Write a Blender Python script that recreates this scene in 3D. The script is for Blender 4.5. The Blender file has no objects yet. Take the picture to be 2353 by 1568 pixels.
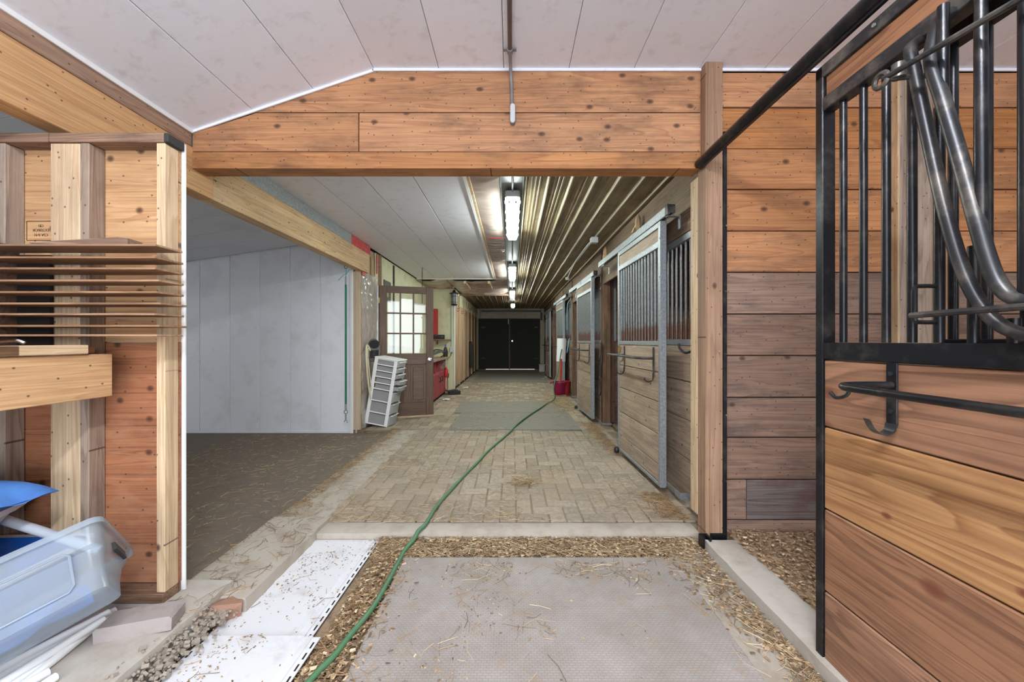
import bpy, bmesh, math, random
from math import sin, cos, pi, radians as R
from mathutils import Vector, Matrix, noise
random.seed(7)
S = bpy.context.scene
C = S.collection

# ------------------------------------------------------------------ camera, light, exposure
cam = bpy.data.cameras.new('camera'); camo = bpy.data.objects.new('camera', cam); C.objects.link(camo)
cam.sensor_width = 36.0; cam.lens = 860 / 2353 * 36; cam.clip_start = .02
camo.location = (0, 0, 1.2); camo.rotation_euler = (pi/2, 0, 0)
S.camera = camo
S.view_settings.view_transform = 'Standard'; S.view_settings.look = 'None'
S.view_settings.exposure = 0.22; S.view_settings.gamma = 1.0; S.view_settings.use_curve_mapping = False
S.cycles.max_bounces = 8; S.cycles.diffuse_bounces = 5; S.cycles.glossy_bounces = 3; S.cycles.transparent_max_bounces = 10
S.cycles.transmission_bounces = 6; S.cycles.sample_clamp_indirect = 6.0; S.cycles.caustics_reflective = False
S.cycles.use_denoising = True
W = bpy.data.worlds.new('overcast'); S.world = W; W.use_nodes = True
bg = W.node_tree.nodes['Background']; bg.inputs[0].default_value = (.88, .94, 1.0, 1); bg.inputs[1].default_value = 5.8
# daylight through the open barn entrance behind the camera
def area(name, loc, rot, sx, sy, power, col):
    l = bpy.data.lights.new(name, 'AREA'); l.shape = 'RECTANGLE'; l.size = sx; l.size_y = sy; l.energy = power; l.color = col
    o = bpy.data.objects.new(name, l); C.objects.link(o); o.location = loc; o.rotation_euler = rot; return o
area('entrance_portal', (0.1, -2.66, 1.42), (pi/2, 0, 0), 5.0, 3.1, 1, (1, 1, 1)).data.cycles.is_portal = True
FIX_E = 72.0          # radiance of the fluorescent diffusers

# ------------------------------------------------------------------ colour + material helpers
def lin(c):
    return tuple(((v/255)/12.92 if v/255 <= .04045 else ((v/255+.055)/1.055)**2.4) for v in c) + (1,)
MATS = {}
class NT:
    def __init__(s, name):
        s.m = bpy.data.materials.new(name); s.m.use_nodes = True; s.t = s.m.node_tree; s.n = s.t.nodes
        s.b = s.n['Principled BSDF']; s.out = s.n['Material Output']
    def node(s, typ, **kw):
        n = s.n.new(typ)
        for k, v in kw.items(): setattr(n, k, v)
        return n
    def link(s, a, b): s.t.links.new(a, b)
    def coord(s, scale=(1,1,1), rnd=True, kind='Object'):
        tc = s.node('ShaderNodeTexCoord'); mp = s.node('ShaderNodeMapping'); mp.inputs['Scale'].default_value = scale
        if rnd:
            oi = s.node('ShaderNodeObjectInfo'); vm = s.node('ShaderNodeVectorMath', operation='SCALE')
            vm.inputs[0].default_value = (17.3, 9.1, 23.7); s.link(oi.outputs['Random'], vm.inputs['Scale'])
            ad = s.node('ShaderNodeVectorMath', operation='ADD'); s.link(tc.outputs[kind], ad.inputs[0]); s.link(vm.outputs[0], ad.inputs[1])
            s.link(ad.outputs[0], mp.inputs['Vector'])
        else: s.link(tc.outputs[kind], mp.inputs['Vector'])
        return mp.outputs[0]
    def noise(s, vec, scale=5, detail=4, rough=.55, dist=0):
        n = s.node('ShaderNodeTexNoise'); n.inputs['Scale'].default_value = scale; n.inputs['Detail'].default_value = detail
        n.inputs['Roughness'].default_value = rough; n.inputs['Distortion'].default_value = dist; s.link(vec, n.inputs['Vector']); return n.outputs['Fac']
    def ramp(s, fac, stops):
        r = s.node('ShaderNodeValToRGB'); el = r.color_ramp.elements
        while len(el) < len(stops): el.new(.5)
        for e, (p, c) in zip(el, stops):
            e.position = p; e.color = c if len(c) == 4 else tuple(c)+(1,)
        s.link(fac, r.inputs[0]); return r.outputs[0]
    def mix(s, a, b, fac, mode='MIX'):
        m = s.node('ShaderNodeMix', data_type='RGBA', blend_type=mode)
        for v, i in ((fac, 0), (a, 6), (b, 7)):
            if isinstance(v, (int, float)): m.inputs[i].default_value = v
            elif isinstance(v, tuple): m.inputs[i].default_value = v
            else: s.link(v, m.inputs[i])
        return m.outputs[2]
    def objrand(s, lo, hi):
        oi = s.node('ShaderNodeObjectInfo'); mr = s.node('ShaderNodeMapRange'); s.link(oi.outputs['Random'], mr.inputs[0])
        mr.inputs[3].default_value = lo; mr.inputs[4].default_value = hi; return mr.outputs[0]
    def bump(s, h, strength=.3, dist=.01):
        b = s.node('ShaderNodeBump'); b.inputs['Strength'].default_value = strength; b.inputs['Distance'].default_value = dist
        s.link(h, b.inputs['Height']); s.link(b.outputs[0], s.b.inputs['Normal'])
    def done(s, col, rough=.7, metal=0, spec=None):
        if isinstance(col, tuple): s.b.inputs['Base Color'].default_value = col
        else: s.link(col, s.b.inputs['Base Color'])
        if isinstance(rough, (int, float)): s.b.inputs['Roughness'].default_value = rough
        else: s.link(rough, s.b.inputs['Roughness'])
        s.b.inputs['Metallic'].default_value = metal
        if spec is not None: s.b.inputs['Specular IOR Level'].default_value = spec
        MATS[s.m.name] = s.m; return s.m
BW = ((0,0,0,1), (1,1,1,1))

def wood(name, light, dark, knot=(70,38,22), var=.25, stain=None, stain_amt=.35, grain=22, knots=True, rough=.72, fig=1.0, ks=(3.6, .6, 5.2), kr=.11):
    """boards run along their local x; width along z, thickness along y"""
    t = NT(name)
    v = t.coord((.42, grain, grain)); g = t.noise(v, 3.0, 6, .65, .5)
    v2 = t.coord((.24, 4.5*fig, 4.5*fig)); f = t.noise(v2, 2.2, 2.2, .45, 1.0)
    wv = t.node('ShaderNodeMath', operation='MULTIPLY'); wv.inputs[1].default_value = 9; t.link(f, wv.inputs[0])
    fr = t.node('ShaderNodeMath', operation='FRACT'); t.link(wv.outputs[0], fr.inputs[0])
    c1 = t.ramp(fr.outputs[0], [(0, lin(light)), (.6, lin(tuple((a*2+b)/3 for a, b in zip(light, dark)))), (.9, lin(dark)), (1, lin(light))])
    c1 = t.mix(c1, lin(tuple((a*3+b*2)/5 for a, b in zip(light, dark))), .25)
    gm = t.ramp(g, [(.25, (.62,.6,.58,1)), (.6, (1.05,1.04,1.03,1))])
    col = t.mix(c1, gm, .7, 'MULTIPLY')
    st = t.ramp(t.noise(t.coord((.35, 30, 30)), 2.4, 5, .7), [(.36, (.55,.5,.46,1)), (.5, (1,1,1,1))]); col = t.mix(col, st, .5, 'MULTIPLY')
    ft = t.ramp(t.noise(t.coord((1.2, 3, 3)), 1.6, 3), [(.3, (.78,.76,.74,1)), (.68, (1.1,1.1,1.1,1))])
    col = t.mix(col, ft, .7, 'MULTIPLY')
    if stain:
        sf = t.ramp(t.noise(t.coord((1.3, 4.0, 4.0)), 2.1, 6, .7), [(.48, BW[0]), (.70, (stain_amt,)*3+(1,))])
        col = t.mix(col, lin(stain), sf)
    if knots:
        vk = t.coord(ks); vo = t.node('ShaderNodeTexVoronoi', voronoi_dimensions='2D'); vo.inputs['Scale'].default_value = 1.0
        sx_ = t.node('ShaderNodeSeparateXYZ'); cx_ = t.node('ShaderNodeCombineXYZ'); t.link(vk, sx_.inputs[0]); t.link(sx_.outputs[0], cx_.inputs[0]); t.link(sx_.outputs[2], cx_.inputs[1]); t.link(cx_.outputs[0], vo.inputs['Vector'])
        k = t.ramp(vo.outputs['Distance'], [(kr*.45, (.9,.9,.9,1)), (kr, (.55,.55,.55,1)), (kr*1.5, (0,0,0,1))])
        pk = t.node('ShaderNodeSeparateColor'); t.link(vo.outputs['Color'], pk.inputs[0])
        gt = t.node('ShaderNodeMath', operation='GREATER_THAN'); gt.inputs[1].default_value = .66; t.link(pk.outputs[0], gt.inputs[0])
        kk = t.node('ShaderNodeMath', operation='MULTIPLY'); t.link(k, kk.inputs[0]); t.link(gt.outputs[0], kk.inputs[1])
        col = t.mix(col, lin(knot), kk.outputs[0])
    if knots and rough > .6:
        vn = t.node('ShaderNodeTexVoronoi', voronoi_dimensions='2D'); vk2 = t.coord((9, 1, 11)); s2 = t.node('ShaderNodeSeparateXYZ'); c2 = t.node('ShaderNodeCombineXYZ')
        t.link(vk2, s2.inputs[0]); t.link(s2.outputs[0], c2.inputs[0]); t.link(s2.outputs[2], c2.inputs[1]); t.link(c2.outputs[0], vn.inputs['Vector'])
        vn.inputs['Scale'].default_value = 1; col = t.mix(col, lin((58,42,34)), t.ramp(vn.outputs['Distance'], [(.03, (.8,.8,.8,1)), (.05, (0,0,0,1))]))
    hs = t.node('ShaderNodeHueSaturation'); t.link(col, hs.inputs['Color']); t.link(t.objrand(1-var, 1+var*.7), hs.inputs['Value'])
    t.link(t.objrand(.98, .84), hs.inputs['Saturation'])
    t.bump(g, .25, .004)
    return t.done(hs.outputs[0], rough)

def plain(name, rgb, rough=.6, metal=0, var=0, dirt=None, dirt_amt=.5, dscale=6, bump=0, bscale=60, spec=None, dthr=.5):
    t = NT(name); col = lin(rgb)
    if dirt:
        f = t.ramp(t.noise(t.coord(), dscale, 7, .68), [(dthr, BW[0]), (min(.98, dthr+.25), (dirt_amt,)*3+(1,))])
        col = t.mix(col, lin(dirt), f)
    if var:
        hs = t.node('ShaderNodeHueSaturation')
        if isinstance(col, tuple): hs.inputs['Color'].default_value = col
        else: t.link(col, hs.inputs['Color'])
        t.link(t.objrand(1-var, 1+var), hs.inputs['Value']); col = hs.outputs[0]
    if bump: t.bump(t.noise(t.coord(), bscale, 4), bump, .004)
    return t.done(col, rough, metal, spec)

wood('pine_header', (196,136,76), (166,102,54), stain=(92,66,46), stain_amt=.65, var=.08, kr=.085, ks=(4.6, .6, 7))
wood('pine_right', (200,138,78), (170,104,56), stain=(98,70,52), stain_amt=.5, var=.09, kr=.07)
wood('weathered', (158,126,106), (124,96,80), stain=(78,66,64), stain_amt=.7, var=.18, kr=.06)
wood('burnt_board', (126,114,110), (84,74,74), stain=(84,40,34), stain_amt=.85, var=.1, knots=False)
wood('post_brown', (168,130,98), (140,104,76), stain=(110,82,62), stain_amt=.4, var=.06, kr=.06)
wood('post_old', (140,104,72), (96,66,44), stain=(56,40,32), stain_amt=.8, var=.12, kr=.05)
wood('stall_plank', (178,156,134), (148,126,104), stain=(108,90,74), stain_amt=.55, var=.13, kr=.04)
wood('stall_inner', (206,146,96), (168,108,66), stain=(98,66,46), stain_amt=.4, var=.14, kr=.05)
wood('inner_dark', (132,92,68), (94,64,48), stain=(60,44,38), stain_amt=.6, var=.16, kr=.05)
wood('stud_light', (224,196,156), (200,164,122), stain=(150,120,92), stain_amt=.35, var=.09, kr=.05)
wood('stud_grey', (178,156,136), (140,118,102), stain=(98,82,76), stain_amt=.5, var=.14, kr=.05)
wood('plate_wood', (160,124,96), (120,88,66), stain=(72,58,50), stain_amt=.5, var=.1, kr=.05)
wood('ply_tan', (214,168,114), (182,128,78), stain=(160,112,70), stain_amt=.3, var=.05, grain=9, fig=1.5, ks=(7,.5,8), kr=.10)
wood('ply_red', (174,110,68), (134,78,46), stain=(200,150,112), stain_amt=.35, var=.05, grain=8, fig=1.6, ks=(6,.5,7), kr=.08)
wood('lvl_beam', (222,186,132), (200,156,98), stain=(150,118,84), stain_amt=.35, var=.05, kr=.04, ks=(3.5,.6,8))
wood('beam_gold', (222,176,120), (198,148,94), stain=(176,126,84), stain_amt=.3, var=.04, kr=.04)
wood('rough_board', (176,138,108), (136,100,76), stain=(120,96,82), stain_amt=.5, var=.08, kr=.03)
wood('shelf_board', (176,134,94), (136,96,64), stain=(90,68,52), stain_amt=.4, var=.12, knots=False)
wood('door_brown', (114,84,58), (88,62,40), stain=(66,46,36), stain_amt=.4, var=.06, knots=False, rough=.5, grain=30)
wood('cedar_plank', (172,120,82), (118,78,52), stain=(104,64,44), stain_amt=.45, var=.12, knot=(112,58,34), rough=.45, kr=.10, fig=.8)
wood('cedar_gold', (196,148,98), (150,100,60), stain=(120,80,52), stain_amt=.5, var=.04, knot=(112,58,34), rough=.45, kr=.05, fig=.7)
wood('fascia', (150,124,98), (112,90,68), stain=(82,66,52), stain_amt=.5, var=.08, knots=False, fig=1.6)
wood('partition_ply', (206,168,132), (176,132,98), stain=(150,112,86), stain_amt=.35, var=.12, kr=.03)
wood('shelf_pale', (206,180,146), (170,140,106), var=.05, knots=False)

plain('white_soffit', (234,236,245), .5, dirt=(168,160,154), dirt_amt=.38, dscale=11, var=.025, dthr=.54)
plain('floor_panel_white', (222,222,226), .5, dirt=(150,138,126), dirt_amt=.5, dscale=7, dthr=.52)
plain('white_trim', (236,236,236), .45)
plain('bay_white', (236,238,244), .4, dirt=(190,184,184), dirt_amt=.4, dscale=3, var=.015)
plain('bay_ceiling', (214,216,222), .5, dirt=(170,166,168), dirt_amt=.4, dscale=2)
plain('black_metal', (26,27,31), .3, .35, dirt=(120,112,102), dirt_amt=.32, dscale=9, bump=.1, bscale=150, dthr=.5)
plain('dusty_metal', (46,46,48), .36, .35, dirt=(140,131,120), dirt_amt=.55, dscale=9, dthr=.46)
plain('black_plastic', (32,32,34), .45)
plain('dark_void', (34,26,22), .9)
plain('grey_conduit', (140,140,142), .45, .3, dirt=(96,84,76), dirt_amt=.6, dscale=8)
plain('brown_conduit', (98,84,78), .55, .2, dirt=(70,58,52), dirt_amt=.6, dscale=8)
plain('light_grey', (196,200,200), .5)
plain('chrome', (200,200,200), .18, 1)
plain('cream_rope', (214,202,170), .8)
plain('concrete', (178,168,156), .88, dirt=(138,122,104), dirt_amt=.65, dscale=5, bump=.5, bscale=40, dthr=.46)
plain('concrete_pad', (184,177,168), .88, dirt=(150,134,116), dirt_amt=.6, dscale=6, bump=.5, bscale=30, dthr=.46)
plain('bedding', (142,124,102), .95, dirt=(92,76,60), dirt_amt=.8, dscale=14, bump=.7, bscale=70, dthr=.4)
plain('stall_bedding', (186,160,130), .95, dirt=(140,116,90), dirt_amt=.7, dscale=10, bump=.8, bscale=70, dthr=.5)
plain('paving_dust', (142,123,101), .95, dirt=(124,106,84), dirt_amt=.5, dscale=9, bump=.5, bscale=60, dthr=.52)
plain('front_dirt', (154,132,108), .95, dirt=(98,80,64), dirt_amt=.8, dscale=12, bump=.8, bscale=60, dthr=.42)
plain('bay_floor', (116,104,93), .85, dirt=(146,122,94), dirt_amt=.6, dscale=9, bump=.4, bscale=90, dthr=.5)
plain('mat_edge', (62,60,60), .75, dirt=(110,98,86), dirt_amt=.5, dscale=6)
plain('aisle_mat', (128,124,116), .85, dirt=(150,134,106), dirt_amt=.6, dscale=8, bump=.3, bscale=120)
plain('brick_grey', (160,150,146), .9, dirt=(132,104,100), dirt_amt=.7, dscale=9, bump=.6, bscale=60)
plain('brick_red', (158,120,100), .92, dirt=(120,96,84), dirt_amt=.6, dscale=9, bump=.6, bscale=50)
plain('rubble', (172,160,146), .95, var=.2, dirt=(90,80,70), dirt_amt=.7, dscale=20)
plain('hose_green', (78,120,86), .5, dirt=(110,120,96), dirt_amt=.4, dscale=10)
plain('strap_green', (20,110,84), .6)
plain('twine_teal', (70,160,150), .7)
plain('blue_plastic', (36,98,190), .45, dirt=(120,140,170), dirt_amt=.5, dscale=7)
plain('blue_bag', (82,134,206), .6, dirt=(60,104,176), dirt_amt=.6, dscale=10, bump=.4, bscale=40)
plain('white_tub', (196,192,196), .55, dirt=(150,140,136), dirt_amt=.5, dscale=8)
plain('pvc_white', (240,240,242), .35)
plain('pipe_grey', (178,184,194), .4)
plain('maroon', (138,20,66), .4)
plain('red_paint', (150,62,66), .55, dirt=(126,44,50), dirt_amt=.5, dscale=6)
plain('red_bright', (190,40,44), .5)
plain('rope_blue', (120,170,190), .7)
plain('osb_green', (222,220,186), .8, dirt=(178,164,120), dirt_amt=.55, dscale=4, bump=.4, bscale=30, dthr=.5)
plain('picture_dark', (92,84,76), .6, dirt=(60,54,50), dirt_amt=.8, dscale=5)
plain('hanger_grey', (104,98,94), .6)
plain('leather', (50,40,36), .5)
plain('brass', (150,124,70), .4, .8)
plain('snow', (240,244,250), .8)
plain('twist_wood', (190,160,124), .8, dirt=(110,84,62), dirt_amt=.7, dscale=9, bump=.5, bscale=30)
plain('insulation_pink', (196,176,152), .9, dirt=(180,140,116), dirt_amt=.5, dscale=5)
plain('tape_red', (190,48,52), .5, dirt=(226,190,184), dirt_amt=.7, dscale=30, dthr=.55)
plain('black_door', (44,47,43), .8, dirt=(58,56,48), dirt_amt=.6, dscale=5)
plain('wall_grime', (190,182,160), .85, dirt=(140,126,104), dirt_amt=.6, dscale=3)
plain('cloth_dark', (52,50,50), .85)
plain('ink_brown', (60,40,26), .8)
plain('rust', (120,66,40), .8)

def m_galv(name, base, rust=False):
    t = NT(name); v = t.coord(); n = t.noise(v, 55, 3, .7)
    col = t.ramp(n, [(.32, lin(tuple(c*.84 for c in base))), (.68, lin(tuple(min(255, c*1.05) for c in base)))])
    if rust:
        tc = t.node('ShaderNodeTexCoord'); sp = t.node('ShaderNodeSeparateXYZ'); t.link(tc.outputs['Object'], sp.inputs[0])
        nz = t.noise(t.coord((1,1,.4)), 14, 3)
        ad = t.node('ShaderNodeMath', operation='MULTIPLY_ADD'); t.link(nz, ad.inputs[0]); ad.inputs[1].default_value = -.20; t.link(sp.outputs[2], ad.inputs[2])
        f = t.ramp(ad.outputs[0], [(.0, (.85,)*3+(1,)), (.06, BW[0])])
        col = t.mix(col, lin((108,74,60)), f)
    return t.done(col, .45, .55)
m_galv('galvanised', (164,169,172)); m_galv('galv_bar', (136,138,138), True)

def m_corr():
    t = NT('dusty_lit_rib_steel'); v = t.coord((9, .8, 9), False); n = t.noise(v, 2.6, 5, .6)
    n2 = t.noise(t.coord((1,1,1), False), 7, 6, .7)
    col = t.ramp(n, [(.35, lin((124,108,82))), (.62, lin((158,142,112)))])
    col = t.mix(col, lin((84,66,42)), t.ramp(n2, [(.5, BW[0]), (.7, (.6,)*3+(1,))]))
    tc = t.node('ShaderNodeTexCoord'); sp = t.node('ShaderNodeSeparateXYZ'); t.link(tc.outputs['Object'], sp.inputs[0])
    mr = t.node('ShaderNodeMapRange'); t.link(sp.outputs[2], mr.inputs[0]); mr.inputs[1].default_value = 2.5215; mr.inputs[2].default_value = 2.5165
    col = t.mix(col, lin((206,196,172)), mr.outputs[0])  # rib crests coloured lighter by height, painting in the light they catch
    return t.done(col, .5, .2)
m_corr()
def m_paver():
    t = NT('paver_dusty'); n = t.noise(t.coord(), 30, 5, .7)
    col = t.ramp(n, [(.3, lin((132,119,106))), (.7, lin((176,163,147)))])
    g = t.node('ShaderNodeNewGeometry'); big = t.noise(g.outputs['Position'], .9, 4)
    col = t.mix(col, lin((164,146,124)), t.ramp(big, [(.42, BW[0]), (.62, (.75,)*3+(1,))]))
    hs = t.node('ShaderNodeHueSaturation'); t.link(col, hs.inputs['Color']); t.link(t.objrand(.84, 1.1), hs.inputs['Value'])
    t.bump(n, .4, .004); return t.done(hs.outputs[0], .9)
m_paver()
def m_frontmat():
    t = NT('grey_rubber'); br = t.node('ShaderNodeTexBrick'); br.inputs['Scale'].default_value = 1; br.inputs['Brick Width'].default_value = .022; br.inputs['Row Height'].default_value = .011
    br.inputs['Mortar Size'].default_value = .002; br.inputs['Color1'].default_value = (.8,.8,.8,1); br.inputs['Color2'].default_value = (1,1,1,1); br.inputs['Mortar'].default_value = (.35,.35,.35,1)
    t.link(t.coord(rnd=False), br.inputs['Vector'])
    n = t.noise(t.coord(rnd=False), 3.4, 6, .65)
    base = t.ramp(n, [(.3, lin((176,168,164))), (.7, lin((150,140,132)))])
    col = t.mix(base, br.outputs['Color'], .32, 'MULTIPLY')
    n2 = t.noise(t.coord(rnd=False), 9, 6, .7); col = t.mix(col, lin((158,132,106)), t.ramp(n2, [(.55, BW[0]), (.74, (.7,)*3+(1,))]))
    t.bump(br.outputs['Color'], .35, .003); return t.done(col, .85)
m_frontmat()
def m_island(name, stops, rough=.85):
    t = NT(name); g = t.node('ShaderNodeNewGeometry'); col = t.ramp(g.outputs['Random Per Island'], [(p, lin(c)) for p, c in stops])
    return t.done(col, rough)
m_island('straw', [(0, (112,92,68)), (.4, (152,128,96)), (.75, (190,166,128)), (1, (220,202,166))])
m_island('straw_dark', [(0, (96,78,58)), (.5, (136,108,76)), (1, (190,158,112))])
m_island('shavings', [(0, (104,84,64)), (.45, (146,118,88)), (.85, (188,160,124)), (1, (220,202,172))])
m_island('paver_far', [(0, (136,121,104)), (.5, (154,138,120)), (1, (172,157,138))])
def m_plastic(name, col, alpha, rough=.15, tint=None):
    t = NT(name); t.b.inputs['Base Color'].default_value = lin(col); t.b.inputs['Roughness'].default_value = rough
    tr = t.node('ShaderNodeBsdfTransparent'); tr.inputs[0].default_value = lin(tint or (245,248,250))
    mx = t.node('ShaderNodeMixShader'); mx.inputs[0].default_value = alpha
    t.link(tr.outputs[0], mx.inputs[1]); t.link(t.b.outputs[0], mx.inputs[2]); t.link(mx.outputs[0], t.out.inputs[0])
    MATS[name] = t.m
m_plastic('clear_bin', (176,186,196), .46, .22, (226,234,240))
m_plastic('vapour_film', (206,196,190), .62, .12)
m_plastic('drawer_grey', (168,166,166), .82, .3)
m_plastic('ceiling_film', (204,186,178), .9, .18)
def m_glass():
    t = NT('door_glass'); gl = t.node('ShaderNodeBsdfGlossy'); gl.inputs['Roughness'].default_value = .02; gl.inputs[0].default_value = (.95,.97,1,1)
    tr = t.node('ShaderNodeBsdfTransparent'); mx = t.node('ShaderNodeMixShader'); mx.inputs[0].default_value = .05
    t.link(tr.outputs[0], mx.inputs[1]); t.link(gl.outputs[0], mx.inputs[2]); t.link(mx.outputs[0], t.out.inputs[0]); MATS['door_glass'] = t.m
m_glass()
def m_emit(name, col, e):
    t = NT(name); em = t.node('ShaderNodeEmission'); em.inputs[0].default_value = lin(col); em.inputs[1].default_value = e
    t.link(em.outputs[0], t.out.inputs[0]); MATS[name] = t.m
m_emit('lamp_diffuser', (236,248,240), FIX_E)
m_emit('entry_diffuser', (240,246,255), FIX_E*2.4)
m_emit('bulb_dim', (255,244,224), 14)

# ------------------------------------------------------------------ mesh helpers
class MB:
    def __init__(s): s.v = []; s.f = []
    def add(s, vs, fs):
        o = len(s.v); s.v += [tuple(v) for v in vs]; s.f += [tuple(i+o for i in f) for f in fs]; return s
    def box(s, c, d, M=None):
        x, y, z = (k/2 for k in d); vs = [Vector(p) for p in ((-x,-y,-z),(x,-y,-z),(x,y,-z),(-x,y,-z),(-x,-y,z),(x,-y,z),(x,y,z),(-x,y,z))]
        if M: vs = [M @ v for v in vs]
        return s.add([v+Vector(c) for v in vs], [(0,3,2,1),(4,5,6,7),(0,1,5,4),(1,2,6,5),(2,3,7,6),(3,0,4,7)])
    def tube(s, pts, r, n=10, cap=True):
        pts = [Vector(p) for p in pts]; rs = r if isinstance(r, (list, tuple)) else [r]*len(pts)
        T = [(pts[min(i+1, len(pts)-1)]-pts[max(i-1, 0)]).normalized() for i in range(len(pts))]
        a = Vector((0,0,1)) if abs(T[0].z) < .9 else Vector((1,0,0)); u = T[0].cross(a).normalized(); vs = []
        for p, t, q in zip(pts, T, rs):
            u = (u - t*u.dot(t)).normalized(); w = t.cross(u)
            vs += [p + (u*cos(2*pi*k/n)+w*sin(2*pi*k/n))*q for k in range(n)]
        fs = [(i*n+k, i*n+(k+1)%n, (i+1)*n+(k+1)%n, (i+1)*n+k) for i in range(len(pts)-1) for k in range(n)]
        if cap: fs += [tuple(range(n-1,-1,-1)), tuple((len(pts)-1)*n+k for k in range(n))]
        return s.add(vs, fs)
    def lathe(s, prof, n=24, c=(0,0,0)):
        vs = [(c[0]+r*cos(2*pi*k/n), c[1]+r*sin(2*pi*k/n), c[2]+z) for r, z in prof for k in range(n)]
        fs = [(i*n+k, i*n+(k+1)%n, (i+1)*n+(k+1)%n, (i+1)*n+k) for i in range(len(prof)-1) for k in range(n)]
        return s.add(vs, fs)
    def prism(s, poly, axis, a, b):
        """poly: 2-D outline, extruded along axis from a to b"""
        def P(p, d): return {'x': (d, p[0], p[1]), 'y': (p[0], d, p[1]), 'z': (p[0], p[1], d)}[axis]
        n = len(poly); vs = [P(p, a) for p in poly] + [P(p, b) for p in poly]
        return s.add(vs, [tuple(range(n-1,-1,-1)), tuple(range(n, 2*n))] + [(i, (i+1)%n, n+(i+1)%n, n+i) for i in range(n)])
    def grid(s, fn, nu, nv):
        vs = [fn(i/nu, j/nv) for i in range(nu+1) for j in range(nv+1)]
        return s.add(vs, [(i*(nv+1)+j, (i+1)*(nv+1)+j, (i+1)*(nv+1)+j+1, i*(nv+1)+j+1) for i in range(nu) for j in range(nv)])
    def mesh(s, name, mat, smooth=False, fix=True):
        m = bpy.data.meshes.new(name); m.from_pydata(s.v, [], s.f); m.materials.append(MATS[mat])
        if fix:
            b = bmesh.new(); b.from_mesh(m); bmesh.ops.recalc_face_normals(b, faces=b.faces); b.to_mesh(m); b.free()
        if smooth:
            m.polygons.foreach_set('use_smooth', [True]*len(m.polygons))
            try: m.set_sharp_from_angle(angle=R(40))
            except Exception: pass
        return m
def put(name, mesh, parent=None, loc=(0,0,0), rot=(0,0,0)):
    o = bpy.data.objects.new(name, mesh); C.objects.link(o); o.location = loc; o.rotation_euler = rot
    if parent is not None: o.parent = parent
    return o
def mk(mb, name, mat, parent=None, loc=(0,0,0), rot=(0,0,0), smooth=False): return put(name, mb.mesh(name, mat, smooth), parent, loc, rot)
def tag(o, label, cat, group=None, kind=None):
    o['label'] = label; o['category'] = cat
    if group: o['group'] = group
    if kind: o['kind'] = kind
    return o
def top(name, label, cat, loc=(0,0,0), rot=(0,0,0), group=None, kind=None):
    o = bpy.data.objects.new(name, None); C.objects.link(o); o.location = loc; o.rotation_euler = rot; o.empty_display_size = .05
    return tag(o, label, cat, group, kind)
CACHE = {}
def chbox(d, bev, mat, name):
    k = (tuple(round(x, 4) for x in d), bev, mat)
    if k not in CACHE:
        if bev <= 0: CACHE[k] = MB().box((0,0,0), d).mesh(name, mat)
        else:
            b = bmesh.new(); bmesh.ops.create_cube(b, size=1); bmesh.ops.scale(b, vec=d, verts=b.verts)
            bmesh.ops.bevel(b, geom=b.edges[:], offset=min(bev, min(d)*.3), segments=1, affect='EDGES')
            m = bpy.data.meshes.new(name); b.to_mesh(m); b.free(); m.materials.append(MATS[mat]); CACHE[k] = m
    return CACHE[k]
ROT = {'xz': (0,0,0), 'yz': (0,0,pi/2), 'zx': (0,-pi/2,0), 'zy': (0,-pi/2,pi/2), 'xy': (pi/2,0,0), 'yx': (pi/2,0,pi/2)}
def brd(parent, name, L, Wd, T, loc, ax, mat, bev=.003):
    return put(name, chbox((L, T, Wd), bev, mat, name), parent, loc, ROT[ax])
def bx(parent, name, d, loc, mat, bev=.002, rot=(0,0,0)): return put(name, chbox(d, bev, mat, name), parent, loc, rot)
def cyl(parent, name, r, h, loc, mat, rot=(0,0,0), n=12):
    k = ('c', round(r,4), round(h,4), n, mat)
    if k not in CACHE: CACHE[k] = MB().tube([(0,0,0),(0,0,h)], r, n).mesh(name, mat, True)
    return put(name, CACHE[k], parent, loc, rot)
def arc(c, r, a0, a1, n, plane='xz'):
    out = []
    for i in range(n+1):
        a = R(a0+(a1-a0)*i/n); p = (r*cos(a), r*sin(a))
        out.append({'xz': (c[0]+p[0], c[1], c[2]+p[1]), 'yz': (c[0], c[1]+p[0], c[2]+p[1]), 'xy': (c[0]+p[0], c[1]+p[1], c[2])}[plane])
    return out
def spline(pts, n=8):
    P = [Vector(p) for p in pts]; P = [2*P[0]-P[1]] + P + [2*P[-1]-P[-2]]; out = []
    for i in range(1, len(P)-2):
        for k in range(n):
            t = k/n; a, b, c, d = P[i-1:i+3]
            out.append(.5*((2*b)+(c-a)*t+(2*a-5*b+4*c-d)*t*t+(3*b-a-3*c+d)*t**3))
    out.append(P[-2]); return out
def ground(px, py, z=0.0):
    """where a floor mark of the photograph lies on the floor plane"""
    Y = 860*(1.2-z)/(py-784); return ((px-1176.5)*Y/860, Y, z)

# ================================================================== THE SETTING
ZL = -.06                                           # front (lower) floor level
fl = top('floor', 'dirty concrete floor of the front entry area', 'floor', kind='structure')
bx(fl, 'slab', (6.2, 4.9, .1), (1.6, -.1, ZL-.062), 'front_dirt', 0)
bx(fl, 'concrete_strip', (.26, 4.7, .02), (1.06, -.06, ZL-.002), 'concrete', .004)
fs = top('floor_stall', 'shavings covered floor of the near right stall', 'floor', kind='structure')
bx(fs, 'bedding', (3.05, 4.9, .06), (2.87, -.1, -.03), 'stall_bedding', 0)
fb = top('floor_bay', 'dark rubber covered floor of the white side bay', 'floor', kind='structure')
bx(fb, 'rubber_floor', (3.0, 3.33, .06), (-3.1, 3.40, -.075), 'bay_floor', .004)
bx(fb, 'rubber_edge', (.03, 3.3, .012), (-1.612, 3.40, -.040), 'mat_edge', .003)

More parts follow.
